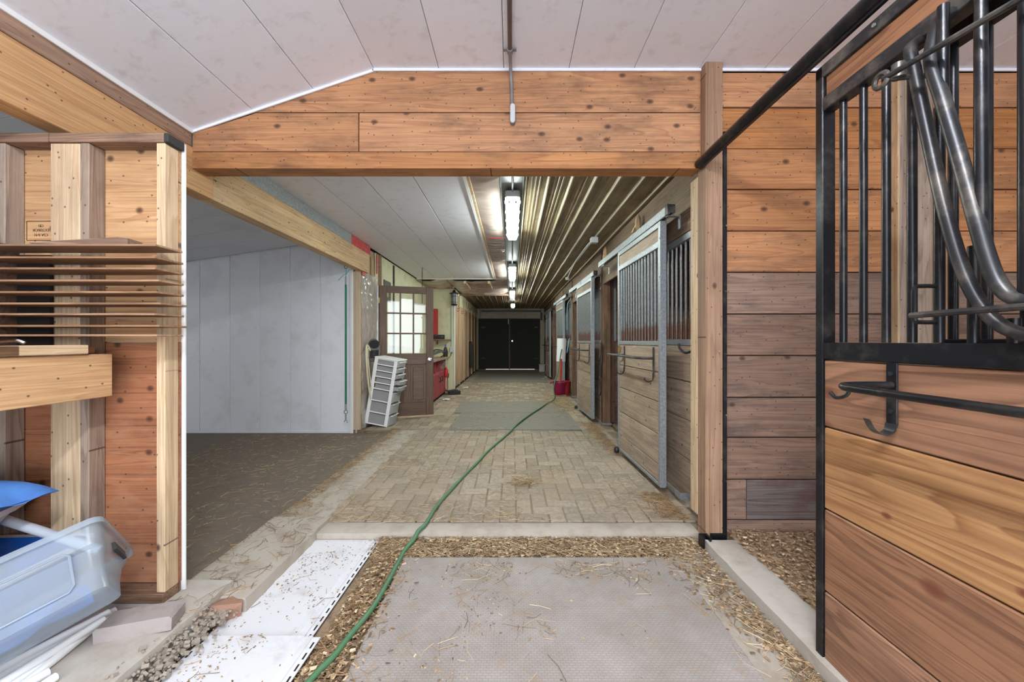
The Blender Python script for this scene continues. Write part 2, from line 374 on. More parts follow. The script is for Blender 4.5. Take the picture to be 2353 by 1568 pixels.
# aisle paving: herringbone pavers, near ones singly, the far ones joined
fa = top('floor_aisle', 'herringbone brick paving of the long stable aisle, littered with hay', 'floor', kind='structure')
bx(fa, 'bedding_layer', (2.75, 13.1, .06), (.03, 8.95, -.042), 'bedding', 0); bx(fa, 'bedding_layer', (.9, 10.3, .06), (-1.76, 10.2, -.042), 'bedding', 0)
U = .112; far = MB(); nb = 0
dm = MB(); dm.grid(lambda u, v: (-1.25+2.5*u, 2.5+7.5*v, -.0092+.006*noise.noise(Vector((u*6, v*22, 4)))+.004*noise.noise(Vector((u*30, v*90, 8)))+.0045*max(0, 1-u*2.1)), 60, 200); o = mk(dm, 'dust_layer', 'paving_dust', fa, smooth=True); o['kind'] = 'stuff'
for iy in range(0, 116):
    for ix in range(-18, 12):
        if ix < -12 and iy < 23: continue
        lo = -12 if iy < 23 else -18
        d = (ix-iy) % 4
        x0, y0 = ix*U+.03, 2.492+iy*U
        if d == 0: w, h, dx = 2, 1, 0
        elif d == 3: w, h, dx = 1, 2, 0
        elif d == 1 and ix == lo: w, h, dx = 1, 1, 0
        elif d == 2 and iy == 0: w, h, dx = 1, 1, 0
        else: continue
        if ix+w > 12: w = 1
        cx, cy = x0+w*U/2, y0+h*U/2
        if cx > 1.29 or (cx < -1.27 and iy < 23) or cx < -2.02: continue
        dz = random.uniform(-.003, .002); gp = .009
        if y0 < 4.95:
            o = put('paver', chbox((w*U-gp, h*U-gp, .05), .004, 'paver_dusty', 'paver'), fa, (cx, cy, -.025+dz), (random.uniform(-.008,.008), random.uniform(-.008,.008), random.uniform(-.01,.01))); nb += 1
        else: far.box((cx, cy, -.022+dz), (w*U-gp, h*U-gp, .044))
o = mk(far, 'far_pavers', 'paver_far', fa); o['kind'] = 'stuff'

# concrete sills and kerbs
def rough_block(name, x0, x1, y0, y1, z0, z1, mat, parent=None, seed=0, amp=.006, nx=6, ny=24, skew=(0,0)):
    m = MB()
    def fn(u, v):
        x = x0+(x1-x0)*u+skew[0]*v; y = y0+(y1-y0)*v; n = noise.noise(Vector((x*5+seed, y*5, 3)))+.6*noise.noise(Vector((x*19+seed, y*19, 7)))
        edge = min(u, 1-u, v, 1-v); dz = -.008 if edge < .001 else 0
        e = .006*noise.noise(Vector((y*9, seed, x*9))) if u in (0, 1) else 0
        return (x+e, y, z1+amp*n+dz)
    m.grid(fn, nx, ny); nv = ny+1
    base = len(m.v); per = [(i, 0) for i in range(nx+1)]+[(nx, j) for j in range(1, ny+1)]+[(i, ny) for i in range(nx-1, -1, -1)]+[(0, j) for j in range(ny-1, 0, -1)]
    low = [(m.v[i*nv+j][0]+random.uniform(-.004,.004), m.v[i*nv+j][1], z0) for i, j in per]; m.v += low
    n = len(per)
    for k in range(n):
        a, b = per[k], per[(k+1) % n]; m.f.append((a[0]*nv+a[1], b[0]*nv+b[1], base+(k+1) % n, base+k))
    return mk(m, name, mat, parent, smooth=True)
tag(rough_block('trim_1', -1.23, 1.185, 2.352, 2.49, ZL-.02, -.002, 'concrete', seed=1, nx=40, ny=5, amp=.003), 'pale concrete step across the aisle entrance', 'step', kind='structure')
tag(rough_block('trim_2', -1.6, -1.225, 1.72, 2.52, ZL-.02, .022, 'concrete', seed=2, nx=8, ny=24), 'worn concrete kerb beside the white panels on the floor', 'kerb', kind='structure')
tag(rough_block('trim_3', -1.6, -1.255, 2.52, 5.05, -.06, .006, 'concrete', seed=3, nx=8, ny=30, amp=.004), 'flat concrete strip between dark bay floor and brick aisle', 'kerb', kind='structure')
tag(rough_block('trim_4', 1.15, 1.345, -2.4, 2.24, ZL-.02, .016, 'concrete_pad', seed=4, nx=6, ny=60, amp=.007, skew=(.0, 0)), 'rough concrete sill under the black stall door', 'kerb', kind='structure')
tag(rough_block('trim_5', -3.6, -1.34, -.6, 1.80, ZL-.02, .058, 'concrete_pad', seed=5, nx=30, ny=30, amp=.005), 'pale concrete pad under the stud wall and stored things', 'slab', kind='structure')

# ---- front ceiling: soffit panels, flat middle and a slope down to the left
cf = top('ceiling', 'white panelled ceiling of the entry area with a sloped left side', 'ceiling', kind='structure')
for k in range(-1, 13):
    x = -.865+.407*(k+.5)
    if k < 0: continue
    bx(cf, 'ceiling_panel', (.404, 4.95, .02), (x, -.135, 2.912), 'white_soffit', .003)
sl = math.atan2(.385, 1.135); SLn = math.hypot(1.135, .385)/3
for k in range(3):
    m = (k+.5)*SLn
    bx(cf, 'ceiling_panel', (SLn-.003, 4.95, .02), (-.865-m*cos(sl), -.135, 2.908-m*sin(sl)), 'white_soffit', .003, (0, -sl, 0))
m = MB(); m.box((1.76, 2.336, 2.894), (5.26, .008, .016)); mk(m, 'edge_trim', 'white_soffit', cf)
m = MB(); m.prism([(-.865, 2.882), (-.865, 2.904), (-2.0, 2.52), (-2.0, 2.498)], 'y', 2.332, 2.340); mk(m, 'edge_trim', 'white_soffit', cf)

# ---- front wall: header boards over the aisle and board wall on the right
wf = top('wall_front', 'board wall with orange pine header over the aisle opening', 'wall', kind='structure')
m = MB(); m.prism([(-1.64, 2.634), (1.19, 2.634), (1.19, 2.89), (-.88, 2.888), (-.98, 2.866)], 'y', -.016, .016)
mk(m, 'plank', 'pine_header', wf, (0, 2.36, 0))
m = MB(); m.prism([(-1.04, 2.388), (-.003, 2.388), (-.003, 2.628), (-.645, 2.628), (-1.04, 2.50)], 'y', -.016, .016)
mk(m, 'plank', 'pine_header', wf, (-.96, 2.36, 0))
m = MB(); m.box((0,0,0), (2.142, .032, .240)); mk(m, 'plank', 'pine_header', wf, (.115, 2.36, 2.5075))
m = MB(); m.box((0,0,0), (3.185, .115, .102)); mk(m, 'header_beam', 'pine_header', wf, (-.4075, 2.398, 2.331))
rows = [2.89, 2.669, 2.41, 2.154, 1.892, 1.632, 1.37, 1.108, .845, .593, .329, .074, -.06]
for i in range(12):
    z1, z0 = rows[i], rows[i+1]; zc = (z0+z1)/2; h = z1-z0-.007; dy = random.uniform(-.003, .003)
    mat = 'pine_right' if i < 5 else 'weathered'
    if i == 10:
        brd(wf, 'plank', .29, h, .03, (1.328, 2.367, zc), 'xz', 'weathered'); brd(wf, 'plank', 2.92, h, .03, (2.936, 2.367+dy, zc), 'xz', 'burnt_board')
    else: brd(wf, 'plank', 3.2, h, .03, (2.79, 2.367+dy, zc), 'xz', mat)
bx(wf, 'backing_board', (3.2, .02, 2.95), (2.79, 2.395, 1.42), 'inner_dark', 0)
bx(wf, 'backing_board', (3.2, .03, .24), (-.40, 2.395, 2.51), 'inner_dark', 0)
brd(wf, 'stud', 2.95, .20, .052, (2.48, 2.322, 1.415), 'zx', 'stud_grey'); brd(wf, 'stud', 2.95, .095, .052, (2.632, 2.324, 1.415), 'zx', 'post_brown'); brd(wf, 'stud', 2.94, .05, .012, (2.376, 2.322, 1.412), 'zy', 'stud_light')  # last thin piece paints the lit left face paler

pr = top('post', 'square wooden post with steel angle beside the right end of header', 'post', (1.2325, 2.33, 0), kind='structure')
brd(pr, 'timber', 2.96, .105, .10, (0, 0, 1.455), 'zx', 'post_brown')
brd(pr, 'side_board', 2.15, .09, .018, (-.045, .096, 1.17), 'zy', 'stud_light')  # pale board puts the lit left face of the post into colour
bx(pr, 'steel_angle', (.022, .02, 2.5), (.064, -.047, 1.225), 'black_metal', .002)
bx(pr, 'base_strap', (.10, .008, .062), (.022, -.056, .0), 'black_metal', .002)
m = MB(); m.box((-.055, -.075, 0), (.012, .055, .062)); m.box((-.095, -.075, 0), (.012, .055, .062)); m.box((-.075, -.05, 0), (.05, .008, .062)); mk(m, 'latch_channel', 'black_metal', pr, (0, -.01, 0))
for z in (.35, .75, 1.12, 1.5, 1.9): cyl(pr, 'screw', .005, .006, (.066, -.058, z), 'chrome', (pi/2, 0, 0), 8)
cyl(pr, 'nail', .004, .07, (.03, -.05, 1.14), 'grey_conduit', (pi/2, 0, -.5), 8)

# ---- left stud wall
ws = top('wall_studs', 'open stud wall with plywood back and white panel edge on the left', 'wall', kind='structure')
brd(ws, 'top_plate', 2.5, .085, .04, (-2.764, 1.668, 2.086), 'xy', 'plate_wood')
brd(ws, 'top_plate', .02, .085, .04, (-1.505, 1.668, 2.086), 'xy', 'cloth_dark')
brd(ws, 'bottom_plate', 2.5, .09, .04, (-2.764, 1.668, .080), 'xy', 'plate_wood')
for x, mat in ((-1.531, 'stud_light'), (-1.863, 'stud_grey'), (-2.228, 'stud_grey'), (-2.75, 'stud_light'), (-3.3, 'stud_grey')):
    brd(ws, 'stud', 1.962, .038, .068, (x, 1.664, 1.083), 'zx', mat)
brd(ws, 'stud', 1.955, .128, .035, (-1.948, 1.648, 1.085), 'zx', 'stud_light')
bx(ws, 'plywood', (2.5, .014, .88), (-2.764, 1.706, 1.636), 'ply_tan', 0)
bx(ws, 'plywood', (2.5, .014, 1.09), (-2.764, 1.707, .648), 'ply_red', 0)
bx(ws, 'white_panel', (2.51, .012, 2.06), (-2.757, 1.722, 1.075), 'white_trim', .002)
def text(name, s, size, mat, parent, loc, rot, ext=.0004):
    c = bpy.data.curves.new(name, 'FONT'); c.body = s; c.size = size; c.extrude = ext; c.align_x = 'CENTER'; c.align_y = 'CENTER'; c.materials.append(MATS[mat])
    o = bpy.data.objects.new(name, c); C.objects.link(o); o.parent = parent; o.location = loc; o.rotation_euler = rot; return o
sx = -2.142
m = MB()
for a in ((.02, .044, .16, .003), (.02, -.043, .16, .003), (-.060, .0, .003, .087), (.099, .0, .003, .087)): m.box((a[0], 0, a[1]), (a[2], .0006, a[3]))
mk(m, 'stamp_frame', 'ink_brown', ws, (sx, 1.6985, 1.700))
for s, dz, sz in (('CD', .024, .0165), ('EXTERIOR', .004, .0165), ('CSA 0-91', -.018, .0165)):
    text('stamp_text', s, sz, 'ink_brown', ws, (sx+.004, 1.6985, 1.700+dz), (pi/2, pi, 0))

# ---- the long beam at the left and what sits above it
bl = top('beam', 'long built-up timber beam running along the left side over the white bay', 'beam', kind='structure')
brd(bl, 'near_beam', 5.1, .268, .107, (-2.0535, -.04, 2.28), 'yz', 'beam_gold')
brd(bl, 'far_beam', 2.73, .268, .107, (-2.0535, 3.877, 2.28), 'yz', 'lvl_beam')
brd(bl, 'rough_board', 4.93, .082, .03, (-2.01, -.135, 2.456), 'yz', 'rough_board')
bx(bl, 'white_strip', (.012, 4.93, .034), (-1.992, -.135, 2.511), 'white_trim', .002)
m = MB(); m.grid(lambda u, v: (-2.0+.010*noise.noise(Vector((u*30, v*4, 2))), 2.46+2.2*u, 2.414+.115*v), 60, 6); mk(m, 'foil_strip', 'galvanised', bl, smooth=True)
m = MB(); m.grid(lambda u, v: (-1.998+.008*noise.noise(Vector((u*20, v*4, 5))), 4.66+.62*u, 2.410+.118*v), 30, 5); mk(m, 'red_tape', 'tape_red', bl, smooth=True)
tag(mk(MB().box((-2.8, -.4, 2.52), (1.38, 4.3, .02)), 'ceiling_shed', 'inner_dark'), 'dim board ceiling above the bench corner on the left', 'ceiling', kind='structure')
tag(mk(MB().box((-3.5, -.4, 1.2), (.03, 4.3, 2.64)), 'wall_shed', 'inner_dark'), 'dim board wall behind the bench corner on the left', 'wall', kind='structure')

# ---- white side bay
wb = top('wall_bay', 'white panelled back wall of the side bay', 'wall', kind='structure')
for k in range(7): bx(wb, 'wall_panel', (.403, .02, 2.70), (-2.18-.2035-.407*k, 5.06, 1.305), 'bay_white', .003)
bx(wb, 'corner_trim', (.038, .03, 2.66), (-2.160, 5.052, 1.285), 'white_trim', .003)
bx(wb, 'base_trim', (2.85, .006, .03), (-3.605, 5.047, -.028), 'bay_white', .002)
tag(mk(MB().box((-4.62, 3.4, 1.3), (.03, 3.3, 2.72)), 'wall_bay_left', 'bay_white'), 'white left wall inside the side bay', 'wall', kind='structure')
cb = top('ceiling_bay', 'white sloping panelled ceiling of the side bay', 'ceiling', kind='structure')
ang = math.atan(.145)
for k in range(8):
    y = 1.94+.41*(k); bx(cb, 'ceiling_panel', (2.62, .407, .02), (-3.36, y, 2.26+.145*(-3.36+4.395)+.012), 'bay_ceiling', .003, (0, -ang, 0))

# ---- aisle ceilings: white soffit, film strip, steel tray, ribbed steel
ca = top('ceiling_white', 'white panelled ceiling over the left half of the aisle', 'ceiling', kind='structure')
for k in range(4): bx(ca, 'ceiling_panel', (.402, 5.56, .016), (-.395-.2035-.407*k, 5.22, 2.54), 'white_soffit', .003)
bx(ca, 'edge_trim', (.03, 5.56, .014), (-.385, 5.22, 2.528), 'white_trim', .002)
bx(ca, 'wood_strip', (.025, 5.56, .02), (-.356, 5.22, 2.531), 'stud_light', .002)
bx(ca, 'end_trim', (1.95, .03, .018), (-1.07, 8.01, 2.528), 'white_trim', .002)
cs = top('ceiling_steel', 'dusty ribbed steel ceiling over the stall side of the aisle', 'ceiling', kind='structure')
def ribbed(x0, x1, y0, y1, z, p=.19):
    prof = []; x = x0
    pat = [(0, 0), (.012, -.018), (.022, -.018), (.034, 0), (.062, 0), (.066, -.004), (.078, -.004), (.082, 0), (.096, 0), (.100, -.004), (.112, -.004), (.116, 0), (.130, 0), (.134, -.004), (.146, -.004), (.150, 0)]
    while x < x1:
        for dx, dz in pat:
            if x+dx <= x1: prof.append((x+dx, z+dz))
        x += p
    prof.append((x1, z)); m = MB(); n = len(prof); seg = 4
    for j in range(seg+1): m.v += [(a, y0+(y1-y0)*j/seg, b+.004*sin(j*2.1+a*3)) for a, b in prof]
    for j in range(seg): m.f += [(j*n+i, j*n+i+1, (j+1)*n+i+1, (j+1)*n+i) for i in range(n-1)]
    return m
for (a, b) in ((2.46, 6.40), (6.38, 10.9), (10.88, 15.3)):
    mk(ribbed(.10, .86, a, b, 2.535), 'steel_sheet', 'dusty_lit_rib_steel', cs); mk(ribbed(.86, 1.44, a, b, 2.533), 'steel_sheet', 'dusty_lit_rib_steel', cs)
mk(ribbed(-1.46, -.10, 10.45, 15.3, 2.535), 'steel_sheet', 'dusty_lit_rib_steel', cs)
for (a, b) in ((2.46, 6.2), (6.18, 10.4), (10.38, 15.3)):
    m = MB(); m.box((0, (a+b)/2, 2.545), (.20, b-a, .004)); m.box((-.095, (a+b)/2, 2.532), (.012, b-a, .03)); m.box((.095, (a+b)/2, 2.532), (.012, b-a, .03)); mk(m, 'steel_tray', 'galvanised', cs)
def film(x0, x1, y0, y1, z, nx, ny, amp, sag, f=9):
    def fn(u, v):
        x = x0+(x1-x0)*u; y = y0+(y1-y0)*v
        n = noise.noise(Vector((x*3+v*1.5, y*f, 1)))+.5*noise.noise(Vector((x*7, y*f*2.3+u*2, 5)))
        return (x, y, z+amp*n*(.25+sin(pi*u))-sag*sin(pi*u)*(.5+.5*noise.noise(Vector((y*1.3, 0, 9)))))
    return MB().grid(fn, nx, ny)
mk(film(-.345, -.09, 2.46, 8.0, 2.53, 10, 320, .012, .03), 'vapour_film', 'ceiling_film', cs, smooth=True)
bx(cs, 'red_wire', (.22, .006, .006), (-.20, 4.72, 2.50), 'red_bright', 0)
mk(film(-1.45, -.09, 8.03, 10.45, 2.54, 30, 70, .035, .11, 4), 'vapour_film', 'ceiling_film', cs, smooth=True)
mk(film(-2.06, -1.44, 8.03, 9.2, 2.53, 14, 30, .03, .06, 4), 'vapour_film', 'ceiling_film', cs, smooth=True)
for x in (-1.02, -.50): bx(cs, 'joist', (.05, .95, .06), (x, 8.55, 2.47), 'stud_light', .003)
bx(cs, 'joist', (1.36, .05, .05), (-.78, 10.43, 2.49), 'rough_board', .003)
bx(cs, 'top_deck', (3.5, 12.9, .02), (-.33, 8.9, 2.62), 'dark_void', 0)

# ---- left wall of the aisle
wl = top('wall_left', 'left aisle wall, film over studs then pale green board', 'wall', kind='structure')
bx(wl, 'board', (.02, 3.55, 2.58), (-2.075, 7.45, 1.25), 'osb_green', 0)
bx(wl, 'board', (.02, .66, 2.58), (-2.10, 5.37, 1.25), 'insulation_pink', 0)
for y in (5.085, 5.31, 5.53): brd(wl, 'stud', 2.45, .04, .03, (-2.065, y, 1.22), 'zy', 'stud_light')
m = MB(); m.grid(lambda u, v: (-2.042+.016*noise.noise(Vector((u*7+v*3, v*16, 4)))+.010*noise.noise(Vector((u*16, v*40, 2))), 5.07+.6*u, .0+2.16*v), 24, 110); mk(m, 'vapour_film', 'vapour_film', wl, smooth=True)
m = MB(); m.box((-2.10, 5.055, 1.07), (.09, .02, 2.14)); mk(m, 'film_end', 'insulation_pink', wl)
bx(wl, 'red_tape', (.012, .09, .05), (-2.03, 5.12, 2.12), 'tape_red', .002)
bx(wl, 'red_tape', (.012, .03, .30), (-2.03, 5.62, 2.36), 'tape_red', .002)
bx(wl, 'door_jamb', (.05, .05, 2.53), (-2.05, 5.80, 1.265), 'post_brown', .003)
bx(wl, 'white_jamb', (.02, .03, 2.04), (-2.04, 5.68, 1.02), 'white_trim', .002)
bx(wl, 'stud_strip', (.03, .03, 2.5), (-2.055, 6.50, 1.26), 'dusty_metal', .002)
we = top('wall_end', 'pale green board wall facing the aisle behind the red cabinet', 'wall', kind='structure')
bx(we, 'board', (.66, .02, 2.56), (-1.745, 9.21, 1.26), 'osb_green', 0)
bx(we, 'top_strip', (.6, .012, .022), (-1.74, 9.194, 2.50), 'tape_red', 0)
wp = top('wall_partition', 'plywood and stud partition with coat hooks down the left of the aisle', 'wall', kind='structure')
bx(wp, 'backing', (.02, 6.1, 2.5), (-1.46, 12.26, 1.27), 'osb_green', 0)
for k, y in enumerate((9.62, 10.62, 11.65, 12.7, 13.75, 14.75)): brd(wp, 'plywood', 2.12, .84, .014, (-1.442, y, 1.10), 'zy', 'partition_ply')
for y in (9.26, 10.12, 11.13, 12.17, 13.22, 14.25, 15.2): brd(wp, 'stud', 2.4, .10, .03, (-1.425, y, 1.22), 'zy', 'stud_light' if y > 9.3 else 'white_trim')
bx(wp, 'base_gap', (.03, 6.0, .05), (-1.43, 12.26, .02), 'dark_void', 0)
bx(wp, 'header_strip', (.03, 3.3, .2), (-1.425, 13.6, 2.38), 'wall_grime', 0)
for y in (9.55, 10.4, 11.1, 12.4, 13.4):
    m = MB(); m.tube([(0,0,0), (.06,0,0), (.075,0,.03)], .006, 6); m.tube([(0,0,-.05), (.05,0,-.06), (.065,0,-.03)], .006, 6); mk(m, 'coat_hook', 'black_plastic', wp, (-1.41, y, 2.02))

# ---- far wall and its double doors
wr = top('wall_far', 'grimy end wall around the dark double doors', 'wall', kind='structure')
bx(wr, 'board', (.26, .03, 2.55), (-1.42, 15.3, 1.25), 'wall_grime', 0); bx(wr, 'board', (.34, .03, 2.55), (1.33, 15.3, 1.25), 'wall_grime', 0)
bx(wr, 'lintel_board', (2.5, .03, .45), (-.06, 15.3, 2.32), 'wall_grime', 0)
bx(wr, 'door_track', (2.4, .05, .06), (-.05, 15.26, 2.42), 'black_plastic', .004); bx(wr, 'door_track', (.06, .05, .3), (1.2, 15.26, 2.2), 'black_plastic', .004)
bx(wr, 'frame', (2.36, .05, .04), (-.08, 15.27, 2.09), 'stud_light', .003); bx(wr, 'frame', (.045, .05, 2.1), (-1.31, 15.27, 1.05), 'partition_ply', .003)
bx(wr, 'frame', (.03, .05, 2.1), (1.135, 15.27, 1.05), 'stud_light', .003)
bx(wr, 'sill', (2.7, .16, .05), (-.05, 15.23, .022), 'post_old', .004)
for nm, x, lab in (('door_1', -.72, 'left dark leaf of the far double doors'), ('door_2', .53, 'right dark leaf of the far double doors')):
    d = top(nm, lab, 'door', (x, 15.25, .04), kind='structure')
    bx(d, 'panel', (1.30 if nm == 'door_1' else 1.22, .03, 2.06), (0, 0, 1.045), 'black_door', .003)
    if nm == 'door_1':
        bx(d, 'edge_board', (.05, .02, 2.02), (.62, -.02, 1.02), 'post_old', .003); bx(d, 'latch', (.03, .03, .2), (.57, -.03, 1.95), 'galvanised', .003)
    else: cyl(d, 'knob', .03, .05, (-.52, -.02, 1.16), 'chrome', (pi/2, 0, 0))
    for z in (.45, 1.72): bx(d, 'hinge', (.16, .012, .05), (-.46 if nm == 'door_1' else .46, -.02, z), 'black_plastic', .002)

# ---- stall fronts on the right
XS = 1.30
def inner_wall(y, label):
    w = top('wall_stall', label, 'wall', (0, y, 0), kind='structure')
    zs = [0, .24, .48, .73, .98, 1.22, 1.46, 1.70, 1.95, 2.2, 2.53]
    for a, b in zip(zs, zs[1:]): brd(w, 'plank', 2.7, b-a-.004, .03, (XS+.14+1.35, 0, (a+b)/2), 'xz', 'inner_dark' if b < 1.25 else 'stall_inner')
    return w
inner_wall(5.47, 'board wall between the first and second stalls behind the galvanised door')
inner_wall(8.14, 'board wall between the second and third stalls')
inner_wall(11.6, 'board wall beyond the third stall')
tag(mk(MB().box((4.15, 9.0, 1.25), (.03, 13.2, 2.6)), 'wall_right', 'inner_dark'), 'dark back wall of the aisle stalls', 'wall', kind='structure')
tag(mk(MB().box((2.8, 8.9, 2.56), (2.7, 13.0, .02)), 'ceiling_stall', 'inner_dark'), 'dark ceiling over the aisle stalls', 'ceiling', kind='structure')
tag(mk(MB().box((2.8, 8.9, -.03), (2.72, 13.0, .06)), 'floor_stalls', 'bedding'), 'bedding covered floor of the aisle stalls', 'floor', kind='structure')
barc = [0]
def bar_mesh(h, r, mat, n=10):
    k = ('bar', round(h,3), r, mat)
    if k not in CACHE: CACHE[k] = MB().tube([(0,0,0),(0,0,h)], r, n).mesh('bar', mat, True)
    return CACHE[k]
def stall_front(y0, y1, yend, label, n):
    s = top('stall_front', label, 'stall front', (XS, y0, 0), kind='structure')
    L = y1-y0
    for a, b in ((.03, .32), (.325, .61), (.615, .895), (.90, 1.165)): brd(s, 'plank', L, b-a, .035, (.02, L/2, (a+b)/2), 'yz', 'stall_plank')
    bx(s, 'mid_rail', (.045, L, .045), (.02, L/2, 1.19), 'galvanised', .002); bx(s, 'top_rail', (.045, L, .05), (.02, L/2, 1.98), 'galvanised', .002)
    for k in range(n): put('bar', bar_mesh(.76, .011, 'galv_bar'), s, (.02, .06+k*(L-.10)/(n-1), 1.205))
    for e in (0, L): bx(s, 'end_stile', (.03, .03, .80), (.02, e, 1.6), 'galvanised', .002)
    brd(s, 'fascia_board', yend-y0, .52, .03, (.02, (yend-y0)/2, 2.275), 'yz', 'fascia')
    bx(s, 'ground_beam', (.08, L, .05), (.03, L/2, .0), 'concrete', .004)
    return s
stall_front(2.46, 4.0, 5.37, 'fixed barred front of the first aisle stall, beside the square post', 19)
stall_front(5.5, 6.6, 8.05, 'fixed barred front of the second aisle stall', 14)
stall_front(8.2, 9.6, 11.4, 'fixed barred front of the third aisle stall, behind the maroon bucket', 14)
stall_front(11.6, 15.2, 15.25, 'fixed barred front of the farthest aisle stall', 30)
for (x, y, w, lab, mt) in ((XS+.06, 5.43, .115, 'weathered split post between first and second aisle stalls', 'post_old'), (XS+.06, 8.12, .115, 'weathered post beside the second sliding door, behind the bucket', 'post_old'), (XS+.01, 11.5, .12, 'dark boarded post at the third stall', 'inner_dark')):
    p = top('post', lab, 'post', (x, y, 0), kind='structure')
    brd(p, 'timber', 2.53 if mt == 'inner_dark' else 2.16, w, .12, (0, 0, 1.08), 'zx', mt, .008)
    brd(p, 'side_board', 2.1, .07, .03, (.10, .03, 1.07), 'zx', 'inner_dark'); bx(p, 'edge_channel', (.03, .03, .9), (.135, .0, 1.65), 'galvanised', .002)
    bx(p, 'base_plate', (.14, .14, .03), (0, 0, .005), 'galvanised', .002)

# fixed grille behind the black stall door and the near stall walls
sg = top('stall_front', 'black barred fixed front behind the sliding black door', 'stall front', (1.285, 0, 0), kind='structure')
for k in range(14): put('bar', bar_mesh(.86, .011, 'black_metal'), sg, (0, 1.09-k*.078, 1.20))
bx(sg, 'mid_rail', (.04, 1.3, .03), (0, .46, 1.19), 'black_metal', .002); bx(sg, 'top_rail', (.04, 1.3, .05), (0, .46, 2.08), 'black_metal', .002)
for a, b in ((.02, .3), (.305, .6), (.605, .88), (.885, 1.17)): brd(sg, 'plank', 1.3, b-a, .03, (0, .46, (a+b)/2), 'yz', 'cedar_plank')
tag(mk(MB().box((4.40, -.1, 1.4), (.03, 4.9, 3.0)), 'wall_stall_right', 'weathered'), 'board side wall of the near right stall', 'wall', kind='structure')

# unseen outer shell added to stop light leaks: roof deck, outside walls, foundation slab
tag(mk(MB().box((-.1, 6.4, 3.02), (9.8, 18.1, .06)), 'roof', 'inner_dark'), 'unseen board roof deck added above all the ceilings', 'roof', kind='structure')
tag(mk(MB().box((-.1, 6.4, -.20), (9.8, 18.1, .10)), 'foundation', 'concrete'), 'unseen concrete slab added under the whole stable', 'foundation', kind='structure')
for nm, x, lab in (('wall_outer_left', -4.95, 'unseen added outside wall on the left of the stable'), ('wall_outer_right', 4.75, 'unseen added outside wall on the right of the stable')):
    tag(mk(MB().box((x, 6.4, 1.42), (.06, 18.1, 3.2)), nm, 'inner_dark'), lab, 'wall', kind='structure')
tag(mk(MB().box((-3.0, 15.42, 1.42), (3.4, .06, 3.2)), 'wall_outer_end', 'inner_dark'), 'unseen added outside end wall left of the double doors', 'wall', kind='structure')
tag(mk(MB().box((3.0, 15.42, 1.42), (3.5, .06, 3.2)), 'wall_outer_end_right', 'inner_dark'), 'unseen added outside end wall right of the double doors', 'wall', kind='structure')
tag(mk(MB().box((0, 15.42, 2.75), (2.8, .06, 1.0)), 'wall_outer_gable', 'inner_dark'), 'unseen added outside end wall above the double doors', 'wall', kind='structure')
bx(wr, 'filler_board', (.30, .04, 2.1), (-1.22, 15.32, 1.05), 'wall_grime', 0); bx(wr, 'filler_board', (.30, .04, 2.1), (1.08, 15.32, 1.05), 'wall_grime', 0); bx(wr, 'filler_board', (2.5, .04, .3), (-.06, 15.33, 2.16), 'wall_grime', 0)
# the open entrance behind the camera: side walls of the doorway and the snow outside
tag(mk(MB().box((-3.0, -2.6, 1.3), (1.3, .1, 3.2)), 'wall_back_left', 'weathered'), 'board wall left of the open entrance', 'wall', kind='structure')
tag(mk(MB().box((3.5, -2.6, 1.3), (1.9, .1, 3.2)), 'wall_back_right', 'weathered'), 'board wall right of the open entrance', 'wall', kind='structure')
tag(mk(MB().box((0, -18, -.15), (60, 30.6, .1)), 'ground', 'snow'), 'snow covered yard outside the open entrance', 'ground', kind='structure')

